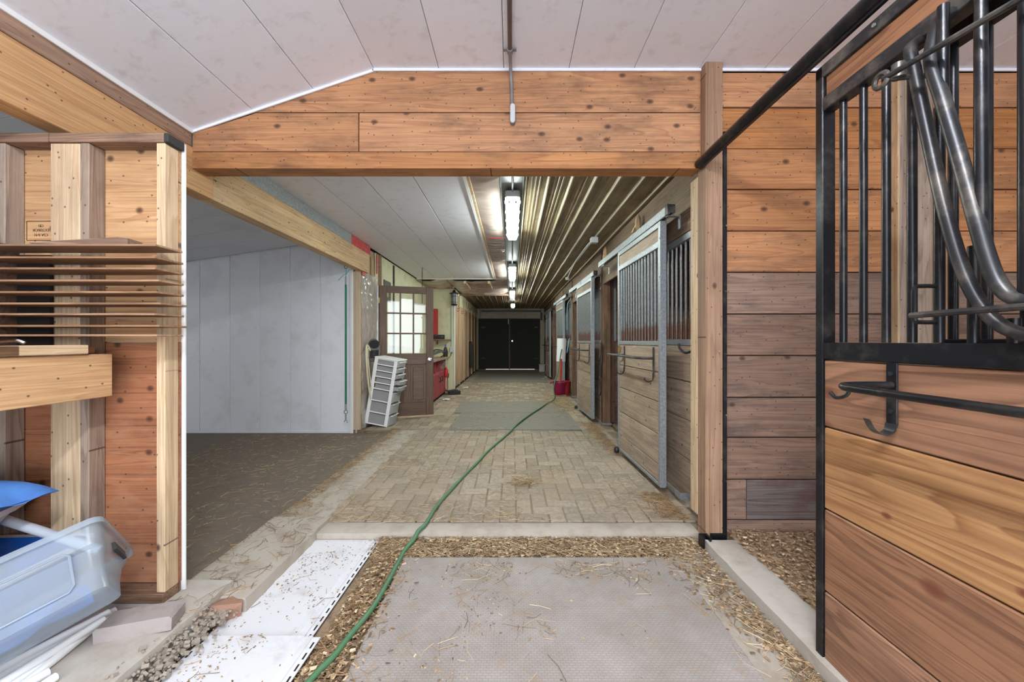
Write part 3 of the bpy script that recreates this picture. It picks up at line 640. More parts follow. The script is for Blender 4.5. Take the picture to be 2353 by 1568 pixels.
# ================================================================== THE THINGS
# ---- galvanised sliding stall doors (local x along the aisle, y towards the aisle, z up)
def u_bar(parent, x0, x1, z, mat='dusty_metal', out=.13, swing=.0, ext=.18):
    b = MB(); b.tube(spline([(x0, .012, z), (x0+.02, out*.55, z), (x0+.10, out, z+.002), ((x0+x1)/2, out+.01, z+.006), (x1+ext-.06, out+swing, z+.006), (x1+ext, out*.6+swing, z+.004), (x1, .012, z)], 5), .011, 8)
    o = mk(b, 'blanket_bar', mat, parent, smooth=True)
    for x in (x0, x1):
        bx(o, 'bracket', (.022, .006, .24), (x, .004, z-.03), mat, .002)
        h = MB(); h.tube([(x, .006, z-.12)] + [(x+.0, .042-.036*cos(R(a)), z-.155-.036*sin(R(a))) for a in range(0, 200, 25)], .006, 6); mk(h, 'hook', mat, o)
    return o
def stall_door(loc, yaw, w, label, nbars, roller=True, bar=True):
    d = top('sliding_stall_door', label, 'stall door', loc, (0, 0, pi/2+yaw), group='galvanised sliding stall doors')
    g = 'galvanised'
    bx(d, 'stile', (.042, .05, 2.075), (.021, -.022, 1.0975), g, .003); bx(d, 'stile', (.035, .05, 2.075), (w-.017, -.022, 1.0975), g, .003)
    bx(d, 'top_cap', (w-.08, .05, .045), (w/2, -.022, 2.112), g, .003)
    brd(d, 'plank', w-.08, .10, .03, (w/2, -.020, 2.036), 'xz', 'stall_plank')
    bx(d, 'upper_rail', (w-.08, .05, .05), (w/2, -.022, 1.96), g, .003)
    bx(d, 'mid_rail', (w-.08, .052, .036), (w/2, -.022, 1.182), g, .003)
    bx(d, 'bottom_rail', (w-.08, .05, .03), (w/2, -.022, .075), g, .003)
    zs = [.09, .226, .465, .718, .952, 1.163]
    for a, b in zip(zs, zs[1:]): brd(d, 'plank', w-.082, b-a-.006, .03, (w/2, -.018, (a+b)/2), 'xz', 'stall_plank')
    for k in range(nbars): put('bar', bar_mesh(.735, .0115, 'galv_bar'), d, (.08+k*(w-.15)/(nbars-1), -.022, 1.20))
    for z in (.2, .5, .8, 1.1, 1.4, 1.7, 2.0):
        cyl(d, 'rivet', .006, .004, (.012, .002, z), 'grey_conduit', (-pi/2, 0, 0), 6)
    for x in (.22, w-.22): bx(d, 'hanger', (.03, .02, .07), (x, -.02, 2.16), g, .002)
    if roller:
        m = MB(); m.lathe([(.0, -.03), (.02, -.03), (.028, -.015), (.028, .012), (.018, .03), (0, .03)], 12); mk(m, 'roller', 'black_plastic', d, (w-.02, .02, .055), smooth=True)
    if bar: u_bar(d, .13, .80*w, 1.06)
    return d
d1 = stall_door((1.152, 2.90, 0), R(1.7), 1.06, 'large galvanised sliding stall door with tan planks, nearest in the aisle', 14)
m = MB(); m.lathe([(0, 0), (.012, 0), (.016, .02), (.01, .05), (.014, .07), (0, .075)], 10); mk(m, 'snap', 'brass', d1, (.96, .02, 1.08), smooth=True)
d2 = stall_door((1.160, 5.46, 0), R(2.0), 1.02, 'second galvanised sliding stall door, between the two weathered posts', 14)
d3 = stall_door((1.150, 8.45, 0), R(1.5), 1.02, 'third galvanised sliding stall door, behind the maroon bucket', 13)
d4 = stall_door((1.180, 11.75, 0), R(1.2), 1.02, 'farthest galvanised sliding stall door, near the dark double doors', 13)
def door_track(loc, yaw, L, label):
    t = top('door_track', label, 'door track', loc, (0, 0, pi/2+yaw), group='galvanised door tracks')
    m = MB(); m.box((L/2, -.022, .060), (L, .05, .004)); m.box((L/2, .002, .030), (L, .004, .06)); m.box((L/2, -.046, .030), (L, .004, .06)); m.box((L/2, -.006, .0), (L, .014, .004)); m.box((L/2, -.040, .0), (L, .014, .004)); mk(m, 'channel', 'galvanised', t)
    m = MB(); m.box((-.004, -.022, .031), (.006, .05, .062)); m.box((.02, .006, .031), (.05, .006, .074)); mk(m, 'end_cap', 'dusty_metal', t)
    for x in (.06, L*.5, L-.1):
        m = MB(); m.box((x, -.06, -.006), (.03, .10, .006)); m.box((x, -.108, -.05), (.03, .006, .10)); mk(m, 'bracket', 'galvanised', t)
    return t
door_track((1.155, 2.76, 2.145), R(1.2), 2.05, 'galvanised sliding track above the nearest stall door')
door_track((1.172, 5.34, 2.145), R(1.2), 2.05, 'galvanised sliding track above the second stall door')
door_track((1.150, 7.95, 2.145), R(1.0), 2.05, 'galvanised sliding track above the third stall door')
door_track((1.180, 11.3, 2.145), R(1.0), 2.05, 'galvanised sliding track above the farthest stall door')
for i, (x, y, z, rz, lab) in enumerate(((1.255, 3.72, 2.22, .2, 'rough pointed wooden peg standing behind the nearest door track'), (1.25, 5.0, 2.22, 1.2, 'rough wooden peg behind the far end of the nearest door track'), (1.25, 9.2, 2.22, .6, 'rough wooden peg above the third stall door'))):
    t = top('wooden_peg', lab, 'wooden peg', (x, y, z), (0, 0, rz), group='wooden pegs above the tracks')
    m = MB(); m.lathe([(0, 0), (.030, 0), (.034, .05), (.042, .07), (.040, .12), (.030, .14), (.034, .16), (.026, .20), (.008, .235), (0, .236)], 7); mk(m, 'shaft', 'twist_wood', t)
    m = MB(); m.box((-.035, 0, .07), (.05, .03, .05), Matrix.Rotation(.4, 3, 'Y')); mk(m, 'stub', 'twist_wood', t)
# floor guide, black hook
m = MB(); m.box((0, .045, 0), (.004, .09, .05)); m.box((.028, 0.0, 0), (.056, .004, .05)); m.box((.056, -.045, 0), (.004, .09, .05))
tag(mk(m, 'door_guide', 'galvanised', None, (1.225, 2.72, .07)), 'bent galvanised floor guide beside the bottom of the nearest stall door', 'door guide')
t = top('bridle_hook', 'black double hook on the stall front next to the square post', 'hook', (1.283, 2.66, 1.16))
bx(t, 'back_plate', (.012, .03, .11), (0, 0, 0), 'black_plastic', .003)
m = MB(); m.tube(spline([(0,0,-.03), (-.05,0,-.045), (-.085,.01,-.015), (-.09,.015,.02)], 5), .008, 8); mk(m, 'hook_arm', 'black_plastic', t, smooth=True)
# bridle on the second post
t = top('bridle', 'black leather bridle hanging beside the first weathered post', 'bridle', (1.275, 5.345, 1.10))
bx(t, 'hanger_strap', (.012, .05, .26), (0, 0, -.05), 'leather', .004)
m = MB()
m.tube(spline([(0, .03, -.1), (-.02, -.02, -.4), (-.02, -.05, -.6), (-.02, .01, -.68), (-.02, .06, -.58), (0, .05, -.3), (0, .03, -.1)], 6), .008, 6); mk(m, 'rein', 'leather', t, smooth=True)
m = MB(); m.tube(spline([(0, 0, -.1), (-.03, .10, -.28), (-.03, .16, -.42)], 6), .007, 6); m.tube(spline([(0, -.03, -.1), (-.01, -.06, -.25), (-.01, -.03, -.40), (0, .0, -.42)], 6), .007, 6); mk(m, 'cheek_strap', 'leather', t, smooth=True)
m = MB(); m.tube(arc((-.02, .0, -.42), .03, 0, 360, 12, 'yz'), .004, 6); mk(m, 'bit_ring', 'chrome', t)

# ---- black stall door on the right (door plane at x = 1.165, it slides along y)
bd = top('black_stall_door', 'black framed stall door with reddish planks, barred top and yoke opening', 'stall door', (1.165, 0, 0))
Y0, Y1 = .12, 1.437; YM = (Y0+Y1)/2; LW = Y1-Y0
k_ = 'black_metal'
for y in (Y1-.016, Y0+.016):
    bx(bd, 'stile', (.05, .034, 2.27), (.025, y, 1.100), k_, .003)
bx(bd, 'top_bar', (.05, LW, .046), (.025, YM, 2.213), 'dusty_metal', .002)
brd(bd, 'header_board', LW-.07, .078, .03, (.026, YM, 2.152), 'yz', 'cedar_plank')
bx(bd, 'upper_rail', (.05, LW-.06, .05), (.025, YM, 2.088), 'dusty_metal', .003)
bx(bd, 'mid_rail', (.052, LW-.06, .062), (.026, YM, 1.163), k_, .003)
bx(bd, 'bottom_rail', (.05, LW-.06, .035), (.025, YM, -.018), k_, .003)
for a, b, mt in ((1.132, .879, 'cedar_plank'), (.879, .572, 'cedar_gold'), (.572, .264, 'cedar_plank'), (.264, .0, 'cedar_plank')): brd(bd, 'plank', LW-.066, a-b-.005, .032, (.022, YM, (a+b)/2), 'yz', mt, .004)
for y in (.35, 1.0, 1.2): cyl(bd, 'bolt', .006, .005, (-.003, y, 2.213), 'grey_conduit', (0, -pi/2, 0), 8)
def yz(px, py, X): Y = X*860/(px-1176.5); return (X-1.165, Y, 1.2-(py-784)*Y/860)
vo = [yz(a, b, 1.135) for a, b in ((2092,120),(2105,180),(2130,300),(2163,450),(2197,575),(2226,652),(2262,712),(2303,750),(2353,771))]
vi = [yz(a, b, 1.10) for a, b in ((2140,135),(2165,225),(2200,345),(2240,490),(2268,590),(2290,645),(2318,678),(2353,692))]
def mirror(p): return (p[0], 2*YM-p[1], p[2])
vo = [(.02, vo[0][1]+.012, 2.075), (vo[0][0]*.6, vo[0][1]+.006, 2.045)] + vo; vi = [(.0, vi[0][1]+.012, 2.07), (vi[0][0]*.6, vi[0][1]+.006, 2.04)] + vi
for nm, pts, r in (('outer_yoke', vo, .0150), ('inner_yoke', vi, .0155)):
    full = spline(pts, 5) ; low = pts[-1]
    full = full + [Vector(((low[0]), YM, low[2]-.004))] + [Vector(mirror(p)) for p in reversed(full)]
    m = MB(); m.tube(full, r, 14); mk(m, nm, 'dusty_metal', bd, smooth=True)
def yoke_z(pts, Y):
    for a, b in zip(pts, pts[1:]):
        if (a[1]-Y)*(b[1]-Y) <= 0 and a[1] != b[1]: return a[2]+(b[2]-a[2])*(Y-a[1])/(b[1]-a[1])
    return None
ys = [1.344-.077*k for k in range(16)]
for y in ys:
    yy = y if y >= YM else 2*YM-y
    zo = yoke_z(vo, yy); zi = yoke_z(vi, yy)
    if zo is None or zo > 1.96:
        if y > Y0+.03: put('bar', bar_mesh(.87, .0115, k_), bd, (.025, y, 1.195))
    else:
        h = zo-1.195+.0
        if h > .05: put('bar', bar_mesh(h, .0115, k_), bd, (.018, y, 1.195))
    if zi is not None and zi < 1.95: put('bar', bar_mesh(2.06-zi, .0115, k_), bd, (-.06, y, zi))
for (a, b, nm) in (((-.10, 1.073, 1.952), (-.105, .38, 1.865), 'upper_latch_rod'), ((-.10, .999, 1.268), (-.105, .35, 1.278), 'lower_latch_rod')):
    m = MB(); m.tube([a, b], .008, 8); mk(m, nm, 'dusty_metal', bd, smooth=True)
m = MB(); m.tube(arc((-.10, 1.08, 1.952), .020, 0, 360, 12, 'yz'), .007, 6); m.tube([(-.10, 1.07, 1.95), (.0, 1.05, 1.945)], .007, 6); m.tube([(-.07, 1.06, 1.945), (-.07, 1.06, 1.985)], .016, 10); mk(m, 'eye_latch', 'dusty_metal', bd, smooth=True)
m = MB(); m.tube(spline([(.01, 1.036, 1.352), (-.03, 1.036, 1.352), (-.05, 1.036, 1.346), (-.052, 1.036, 1.30), (-.050, 1.036, 1.258), (-.03, 1.036, 1.252), (.01, 1.036, 1.252)], 4), .006, 8); mk(m, 'latch_loop', k_, bd, smooth=True)
# blanket bar: bent rod held by strap plates with a hook each
ub = MB(); ub.tube(spline([(-.004, 1.145, 1.065), (-.07, 1.155, 1.064), (-.130, 1.160, 1.062), (-.148, 1.145, 1.060), (-.150, 1.10, 1.058), (-.150, .78, 1.057), (-.150, .45, 1.058), (-.146, .40, 1.06), (-.128, .385, 1.062), (-.06, .39, 1.064), (-.004, .40, 1.065)], 5), .0115, 12)
ub = mk(ub, 'blanket_bar', k_, bd, smooth=True)
for y in (1.145, .40):
    bx(ub, 'plate', (.006, .034, .19), (-.002, y, 1.038), k_, .002)
    m = MB(); hp = [(-.006, 0, -.09), (-.014, 0, -.112), (-.035, .004, -.122), (-.056, .008, -.108), (-.070, .012, -.078)]
    hp = spline(hp, 4); vs = []; fs = []
    for i, p in enumerate(hp):
        wd = .017-.006*i/len(hp); vs += [(p[0], y+p[1]-wd, 1.038+p[2]), (p[0], y+p[1]+wd, 1.038+p[2])]
        vs += [(p[0]+.003, y+p[1]-wd, 1.038+p[2]-.004), (p[0]+.003, y+p[1]+wd, 1.038+p[2]-.004)]
    for i in range(len(hp)-1):
        a = i*4; b = a+4; fs += [(a, a+1, b+1, b), (a+2, b+2, b+3, a+3), (a, b, b+2, a+2), (a+1, a+3, b+3, b+1)]
    e = (len(hp)-1)*4; fs += [(0, 2, 3, 1), (e, e+1, e+3, e+2)]
    m.add(vs, fs); mk(m, 'hook', 'dusty_metal', ub, smooth=True)
    for z in (1.10, .985): cyl(ub, 'bolt', .007, .005, (-.005, y, z), 'black_plastic', (0, -pi/2, 0), 8)
m = MB(); m.tube(spline([(-.11, 1.165, 1.06), (-.115, 1.175, 1.03), (-.125, 1.20, 1.018), (-.125, 1.222, 1.032)], 4), .006, 8); mk(m, 'small_hook', 'dusty_metal', ub, smooth=True)
for y in (1.05, .45):
    h = MB(); h.box((.02, y, 2.25), (.012, .06, .07)); h.tube([(.0, y, 2.29), (.04, y, 2.29)], .03, 12); mk(h, 'hanger', 'chrome', bd, smooth=True)
t = top('round_rail', 'thick black round rail running along above the black stall door', 'rail', (1.165, 0, 2.300))
m = MB(); m.tube([(0, y, 0) for y in (-1.6, 0, .5, 1.08)], .030, 20); mk(m, 'rail_tube', 'dusty_metal', t, smooth=True)
m = MB(); m.tube([(0, 1.08, 0), (0, 2.325, 0)], .030, 20); mk(m, 'rail_tube', 'black_metal', t, smooth=True)
m = MB(); m.box((0, .36, -.032), (.012, 3.9, .016)); mk(m, 'lower_lip', 'black_metal', t)

# ---- conduit and switch on the header, ceiling lamp above the camera that it feeds
t = top('ceiling_conduit', 'grey metal conduit running along the ceiling down to a switch box on the header', 'conduit', (0, 0, 0))
m = MB(); m.tube([(-.012, -.6, 2.882), (-.012, 2.16, 2.882)], .012, 10); mk(m, 'ceiling_run', 'brown_conduit', t, smooth=True)
m = MB(); m.tube(spline([(-.012, 2.16, 2.882), (-.010, 2.26, 2.878), (-.006, 2.315, 2.84), (-.003, 2.330, 2.78), (0, 2.331, 2.665)], 6), .0105, 10); mk(m, 'bent_run', 'grey_conduit', t, smooth=True)
m = MB(); m.box((-.012, 2.165, 2.886), (.075, .02, .008)); m.tube([(-.012, 2.15, 2.88), (-.012, 2.18, 2.88)], .017, 10); mk(m, 'strap', 'grey_conduit', t)
m = MB(); pl = [(.0165*cos(R(a)), .045+.0165*sin(R(a))) for a in range(0, 181, 30)] + [(.0165*cos(R(a)), -.045+.0165*sin(R(a))) for a in range(180, 361, 30)]
m.prism(pl, 'y', -.015, .015); mk(m, 'switch_box', 'grey_conduit', t, (.004, 2.328, 2.608))
m = MB(); m.prism([(a*.85, b*.96) for a, b in pl], 'y', -.003, .003); mk(m, 'cover', 'light_grey', t, (.004, 2.311, 2.608))
def fluorescent(loc, label, diff='lamp_diffuser'):
    t = top('fluorescent_light', label, 'light', loc, group='fluorescent lights along the aisle')
    def rr(w, h, r, n=5):
        out = []
        for cx, cy, a0 in ((w-r, h-r, 0), (-w+r, h-r, 90), (-w+r, -h+r, 180), (w-r, -h+r, 270)): out += [(cx+r*cos(R(a0+90*i/n)), cy+r*sin(R(a0+90*i/n))) for i in range(n+1)]
        return out
    m = MB(); m.prism(rr(.066, .65, .03), 'z', .03, .085); mk(m, 'housing', 'light_grey', t)
    a = rr(.060, .640, .028); b = rr(.046, .61, .022); m = MB(); n = len(a)
    m.add([(x, y, .03) for x, y in a]+[(x, y, -.012) for x, y in b], [(i, (i+1) % n, n+(i+1) % n, n+i) for i in range(n)]+[tuple(range(n, 2*n))]); mk(m, 'diffuser', diff, t)
    for x in (-.03, .03): cyl(t, 'lamp_socket', .010, .014, (x, -.615, -.008), 'grey_conduit', (pi/2, 0, 0), 8)
    for s in (-1, 1):
        for k in range(5): bx(t, 'clip', (.012, .03, .02), (s*.068, -.52+k*.26, .03), 'light_grey', .002)
    return t
fluorescent((0.005, 3.92, 2.433), 'bright fluorescent light nearest the header beam')
fluorescent((0.005, 7.02, 2.433), 'second fluorescent light down the aisle ceiling')
fluorescent((0.005, 10.1, 2.433), 'third fluorescent light, farthest of the long lamps')
fluorescent((-.012, -.35, 2.80), 'fluorescent light on the entry ceiling at the end of the conduit', 'entry_diffuser')
t = top('jar_light', 'round dim jar light in front of the dark double doors', 'light', (0.03, 12.6, 2.39))
m = MB(); m.lathe([(0, .13), (.05, .13), (.06, .10), (.06, .06)], 14); mk(m, 'socket', 'dusty_metal', t, smooth=True)
m = MB(); m.lathe([(.06, .06), (.072, .02), (.06, -.05), (.03, -.08), (0, -.085)], 14); mk(m, 'jar', 'bulb_dim', t, smooth=True)
t = top('light_conduit', 'thin steel conduit linking the fluorescent lights along the aisle ceiling', 'conduit')
for a, b in ((2.46, 3.27), (4.57, 6.37), (7.67, 9.45), (10.75, 12.5)):
    m = MB(); m.tube([(.005, a, 2.515), (.005, b, 2.515)], .009, 8); mk(m, 'run', 'grey_conduit', t, smooth=True)
t = top('junction_conduit', 'white junction box and conduit on the ribbed steel ceiling', 'conduit', (1.03, 4.7, 2.474))
bx(t, 'box', (.09, .09, .07), (0, 0, -.01), 'light_grey', .006)
m = MB(); m.tube(spline([(0, .04, .0), (-.02, .3, .005), (.0, 1.4, .01), (.10, 2.9, .01)], 6), .011, 8); mk(m, 'run', 'light_grey', t, smooth=True)
bx(t, 'box', (.07, .07, .06), (.10, 2.95, 0), 'light_grey', .006)

# ---- green strap in the bay opening
t = top('lead_strap', 'green strap with metal snaps hanging from the beam before the white wall', 'strap', (-2.06, 4.64, 0))
m = MB(); m.tube([(0, 0, 1.90), (.0, .0, .42)], .013, 8); mk(m, 'strap', 'strap_green', t, smooth=True)
m = MB(); m.tube([(0, 0, 1.90), (0, 0, 2.0)], .010, 8); mk(m, 'top_ferrule', 'grey_conduit', t, smooth=True)
m = MB(); m.tube([(0, 0, .42), (0, 0, .335)], .014, 8); mk(m, 'end_ferrule', 'grey_conduit', t, smooth=True)
m = MB(); m.tube(arc((0, 0, .32), .022, 0, 360, 12, 'xz'), .006, 6); m.tube([(0, 0, .305), (0, 0, .21)], .010, 8); m.tube(arc((0, 0, .2), .018, -60, 200, 8, 'xz'), .005, 6); mk(m, 'snap', 'grey_conduit', t, smooth=True)
m = MB(); m.tube(arc((0, 0, 2.115), .018, 0, 360, 12, 'xz'), .004, 6); mk(m, 'eye_hook', 'rust', t)
m = MB(); m.tube(spline([(0, 0, 2.11), (.006, 0, 2.06), (0, 0, 2.0)], 4), .005, 6); m.tube(spline([(0, 0, 2.03), (-.03, -.01, 2.01), (-.09, -.01, 1.95)], 4), .004, 6); m.tube(spline([(0, 0, 2.02), (.04, -.01, 2.07), (.08, .0, 2.09)], 4), .003, 6); mk(m, 'twine', 'twine_teal', t)

# ---- hose hanger with cream cord on the film-covered wall
t = top('hose_hanger', 'dark plastic hose hanger with a ribbed face on the film wall', 'hanger', (-1.99, 5.30, 1.07), (0, 0, R(50)))
def oval(w, h, n=24): return [(w*cos(2*pi*i/n), h*sin(2*pi*i/n)*(1.0)) for i in range(n)]
m = MB(); m.prism(oval(.095, .165), 'y', -.012, .012); mk(m, 'face_plate', 'hanger_grey', t, (0, -.06, 0))
m = MB(); m.prism(oval(.075, .06), 'y', -.008, .008); mk(m, 'upper_panel', 'black_plastic', t, (0, -.07, .085))
m = MB()
for i in range(7): m.tube([(-.065, 0, .0-.016*i), (.065, 0, -.016*i-.012)], .005, 5)
for i in range(7): m.tube([(-.065, 0, -.016*i-.012), (.065, 0, -.016*i)], .005, 5)
mk(m, 'ribs', 'black_plastic', t, (0, -.074, .0))
m = MB(); m.tube([(0, -.05, 0), (0, .06, 0)], .05, 14); mk(m, 'hub', 'black_plastic', t)
t = top('cream_cord', 'cream coloured cord looped over the dark hose hanger down to the floor', 'cord', (-1.985, 5.25, 0))
for pts in ([(.02,.0,1.02),(-.0,-.12,1.15),(.01,-.19,1.0),(.02,-.12,.55),(.02,.0,.38),(.02,.03,.62),(.03,.05,.95)], [(.02,.0,1.00),(.0,-.10,1.13),(.01,-.165,.98),(.02,-.08,.5),(.02,.03,.24),(.05,.10,.07),(.06,.20,.016)], [(.02,.0,1.0),(.0,-.08,1.1),(.02,-.14,.95),(.03,-.05,.55),(.03,.03,.36),(.03,.02,.7),(.03,.08,.98)], [(.03,.1,.98),(.04,.12,.8),(.04,.06,.6),(.05,.10,.9)]):
    m = MB(); m.tube(spline(pts, 7), .0075, 7); mk(m, 'strand', 'cream_rope', t, smooth=True)

# ---- brown door with nine panes
dr = top('brown_door', 'brown wooden door with nine panes standing open across the left of aisle', 'door', (-2.035, 5.74, .022), (0, 0, math.atan2(.25, .775)))
w, dw = .815, 'door_brown'
for x in (.056, w-.056): brd(dr, 'stile', 2.03, .112, .042, (x, 0, 1.015), 'zx', dw)
brd(dr, 'rail', w-.226, .105, .042, (w/2, 0, 1.977), 'xz', dw); brd(dr, 'rail', w-.226, .17, .042, (w/2, 0, .895), 'xz', dw); brd(dr, 'rail', w-.226, .21, .042, (w/2, 0, .105), 'xz', dw)
gx0, gx1, gz0, gz1 = .112, w-.112, .98, 1.925
for k in (1, 2): brd(dr, 'muntin', gz1-gz0, .024, .034, (gx0+(gx1-gx0)*k/3, 0, (gz0+gz1)/2), 'zx', dw); brd(dr, 'muntin', gx1-gx0, .024, .036, (w/2, 0, gz0+(gz1-gz0)*k/3), 'xz', dw)
for i in range(3):
    for j in range(3): bx(dr, 'pane', ((gx1-gx0)/3-.022, .005, (gz1-gz0)/3-.022), (gx0+(gx1-gx0)*(i+.5)/3, .002*(i-1), gz0+(gz1-gz0)*(j+.5)/3), 'door_glass', 0, (random.uniform(-.02,.02), 0, random.uniform(-.02,.02)))
brd(dr, 'stile', .60, .10, .042, (w/2, 0, .51), 'zx', dw)
for x in (.2345, w-.2345):
    brd(dr, 'panel', .60, .25, .016, (x, 0, .51), 'zx', dw); bx(dr, 'raised_panel', (.17, .030, .52), (x, 0, .51), dw, .012)
    m = MB(); m.box((x, -.014, .800), (.245, .014, .014)); m.box((x, -.014, .22), (.245, .014, .014)); m.box((x-.115, -.014, .51), (.014, .014, .58)); m.box((x+.115, -.014, .51), (.014, .014, .58)); mk(m, 'moulding', dw, dr)
m = MB(); m.lathe([(0, .065), (.02, .064), (.028, .052), (.026, .038), (.014, .028), (.012, .008), (.03, .006), (.03, 0)], 16); mk(m, 'knob', 'chrome', dr, (w-.056, -.021, .885), (pi/2, 0, 0), True)
bx(dr, 'sweep', (w, .05, .028), (w/2, 0, -.008), 'shelf_pale', .003)
for z in (.2, 1.0, 1.8): bx(dr, 'hinge', (.03, .03, .09), (-.006, -.016, z), 'brass', .003)

# ---- white plastic drawer tower leaning in front of the door
dt = top('drawer_tower', 'white plastic tower of seven drawers leaning in front of brown door', 'drawers', (-1.885, 5.36, .020), (0, R(9.6), R(-5)))
wd, dp = .30, .33; zz = [0, .165, .33, .495, .58, .665, .75, .835]
for y in (-.155, .155):
    for x in (-.165+.024, .165-.024): bx(dt, 'corner_post', (.048, .012, .93), (x, y, .475), 'white_trim', .003)
for z in zz: bx(dt, 'shelf_frame', (.33, .315, .016), (0, 0, z+.018), 'white_trim', .003)
bx(dt, 'top_panel', (.35, .33, .02), (.005, 0, .945), 'white_trim', .006); bx(dt, 'shelf_frame', (.33, .315, .014), (0, 0, .93), 'white_trim', .003)
zz2 = zz + [.93]; tops = zz[1:]+[.925]
for k in range(8):
    z0 = zz[k]; z1 = tops[k]
    if k == 0: pass
    h = z1-z0-.032; pull = (.0, .0, .0, .05, .05, .01, .0, .0)[k]
    o = mk(MB().box((pull+.005, 0, 0), (.315, .285, h)), 'drawer', 'drawer_grey', dt, (0, 0, z0+.018+.012+h/2))
    m = MB(); n = 8; top_ = []
    pl = [(pull+.162, -.142)]+[(pull+.165+.035*cos(R(-90+180*i/n)), .142*sin(R(-90+180*i/n))) for i in range(1, n)]+[(pull+.162, .142)]
    m.prism(pl, 'z', -h/2, h/2); mk(m, 'drawer_front', 'drawer_grey', o, (0, 0, 0)); bx(o, 'front_lip', (.03, .25, .008), (pull+.185, 0, h/2-.004), 'white_trim', .002)

# ---- things on the left aisle wall beyond the door
t = top('picture', 'dark unframed picture on the pale wall above the brown door', 'picture', (-2.060, 6.18, 2.02)); bx(t, 'panel', (.012, .34, .34), (0, 0, 0), 'picture_dark', .002)
m = MB(); m.lathe([(0, -.06), (.04, -.05), (.05, 0), (.03, .05), (.0, .07)], 10); mk(m, 'figure', 'wall_grime', t, (.007, .0, -.04), (0, 0, 0)).scale = (.05, 1, 1)
t = top('ceiling_chain', 'thin dark chain hanging from a hook in the white ceiling', 'chain', (-1.62, 6.75, 2.52))
m = MB(); m.tube(arc((0, 0, -.012), .012, -90, 200, 8, 'xz'), .004, 6); mk(m, 'hook', 'rust', t)
m = MB()
for k in range(28): m.tube(arc((0, 0, -.035-.022*k), .010, 0, 360, 6, 'xz' if k % 2 else 'yz'), .003, 4)
mk(m, 'links', 'black_plastic', t)['kind'] = 'stuff'
# red base cabinet with counter
rc = top('red_cabinet', 'low red cabinet with a wooden counter behind the brown door', 'cabinet', (-1.76, 7.75, 0))
bx(rc, 'body', (.52, 1.9, .50), (.0, 0, .31), 'red_paint', .004); bx(rc, 'plinth', (.46, 1.86, .06), (-.02, 0, .03), 'dark_void', 0)
bx(rc, 'niche_back', (.02, 1.9, .25), (-.2, 0, .68), 'red_paint', .002)
for y in (-.93, -.35, .15, .55, .94): bx(rc, 'divider', (.50, .03, .24), (.0, y, .68), 'red_paint' if y < .5 else 'stud_grey', .003)
brd(rc, 'counter_top', 2.02, .58, .035, (.02, .02, .818), 'yx', 'shelf_board')
for k in range(4):
    y = -.72+.475*k; d = bx(rc, 'cabinet_door', (.018, .45, .46), (.268, y, .31), 'red_paint', .004)
    m = MB(); m.tube([(0, 0, -.045), (.03, 0, -.045), (.03, 0, .045), (0, 0, .045)], .009, 6); mk(m, 'handle', 'black_plastic', d, (.009, .12 if k % 2 else -.12, .10))
bx(rc, 'drawer_box', (.3, .22, .17), (.12, .72, .68), 'stud_grey', .004)
t = top('red_box', 'bright red wall box on the pale wall, beside the brown door', 'box', (-1.86, 9.12, 1.62)); bx(t, 'case', (.09, .14, .62), (0, 0, .05), 'red_bright', .004); bx(t, 'lower_case', (.12, .15, .14), (0, 0, -.34), 'red_paint', .004)
t = top('wall_shelf', 'small wooden shelf on the pale wall above the red cabinet', 'shelf', (-1.72, 9.06, 1.23)); brd(t, 'board', .46, .26, .022, (0, 0, 0), 'xy', 'shelf_board'); bx(t, 'bracket', (.02, .2, .1), (-.1, .03, -.06), 'stud_grey', .003)
t = top('radio', 'small black radio standing on the wall shelf', 'radio', (-1.71, 9.03, 1.241)); bx(t, 'case', (.16, .08, .11), (0, 0, .055), 'black_plastic', .006); bx(t, 'dial', (.06, .006, .04), (.03, -.042, .07), 'dusty_metal', .001); cyl(t, 'knob', .012, .012, (-.045, -.04, .06), 'dusty_metal', (pi/2, 0, 0))
t = top('small_jar', 'small dark jar on the wall shelf beside the radio', 'jar', (-1.86, 9.02, 1.241)); m = MB(); m.lathe([(0, 0), (.035, 0), (.037, .07), (.025, .085), (0, .085)], 12); mk(m, 'glass', 'cloth_dark', t, smooth=True); cyl(t, 'lid', .028, .02, (0, 0, .085), 'dusty_metal')
t = top('spray_bottle', 'dark spray bottle with blue top on the counter end', 'bottle', (-1.53, 8.62, .836))
m = MB(); m.lathe([(0, 0), (.05, 0), (.055, .12), (.035, .2), (.02, .23), (0, .23)], 14); mk(m, 'body', 'black_plastic', t, smooth=True)
m = MB(); m.box((0, 0, .26), (.03, .05, .05)); m.box((0, -.04, .255), (.02, .05, .02)); mk(m, 'trigger', 'blue_plastic', t)
t = top('cable_pile', 'dark loose cable looping over the counter of the red cabinet', 'cable', (-1.56, 7.6, .836))
for k in range(4):
    m = MB(); m.tube(spline([(-.05, -.7+.1*k, .02), (.05, -.3, .10+.03*k), (.12, .1+.1*k, .14), (.08, .5, .06), (.0, .6, .012)], 6), .012, 7); mk(m, 'loop', 'black_plastic', t, smooth=True)
t = top('rag', 'crumpled blue and white rag on the counter', 'rag', (-1.55, 7.05, .836))
m = MB(); m.grid(lambda u, v: ((u-.5)*.2, (v-.5)*.24, .004+.06*max(0, noise.noise(Vector((u*4, v*4, 2)))+.5)*sin(pi*u)*sin(pi*v)), 12, 12); mk(m, 'cloth', 'blue_bag', t, smooth=True)
t = top('wall_outlet', 'pale electrical box with conduit on the corner of pale wall', 'outlet', (-1.475, 9.175, .99)); bx(t, 'box', (.09, .06, .13), (0, 0, 0), 'light_grey', .005)
m = MB(); m.tube([(0, 0, .06), (0, 0, 1.15)], .022, 8); mk(m, 'conduit', 'light_grey', t, smooth=True)
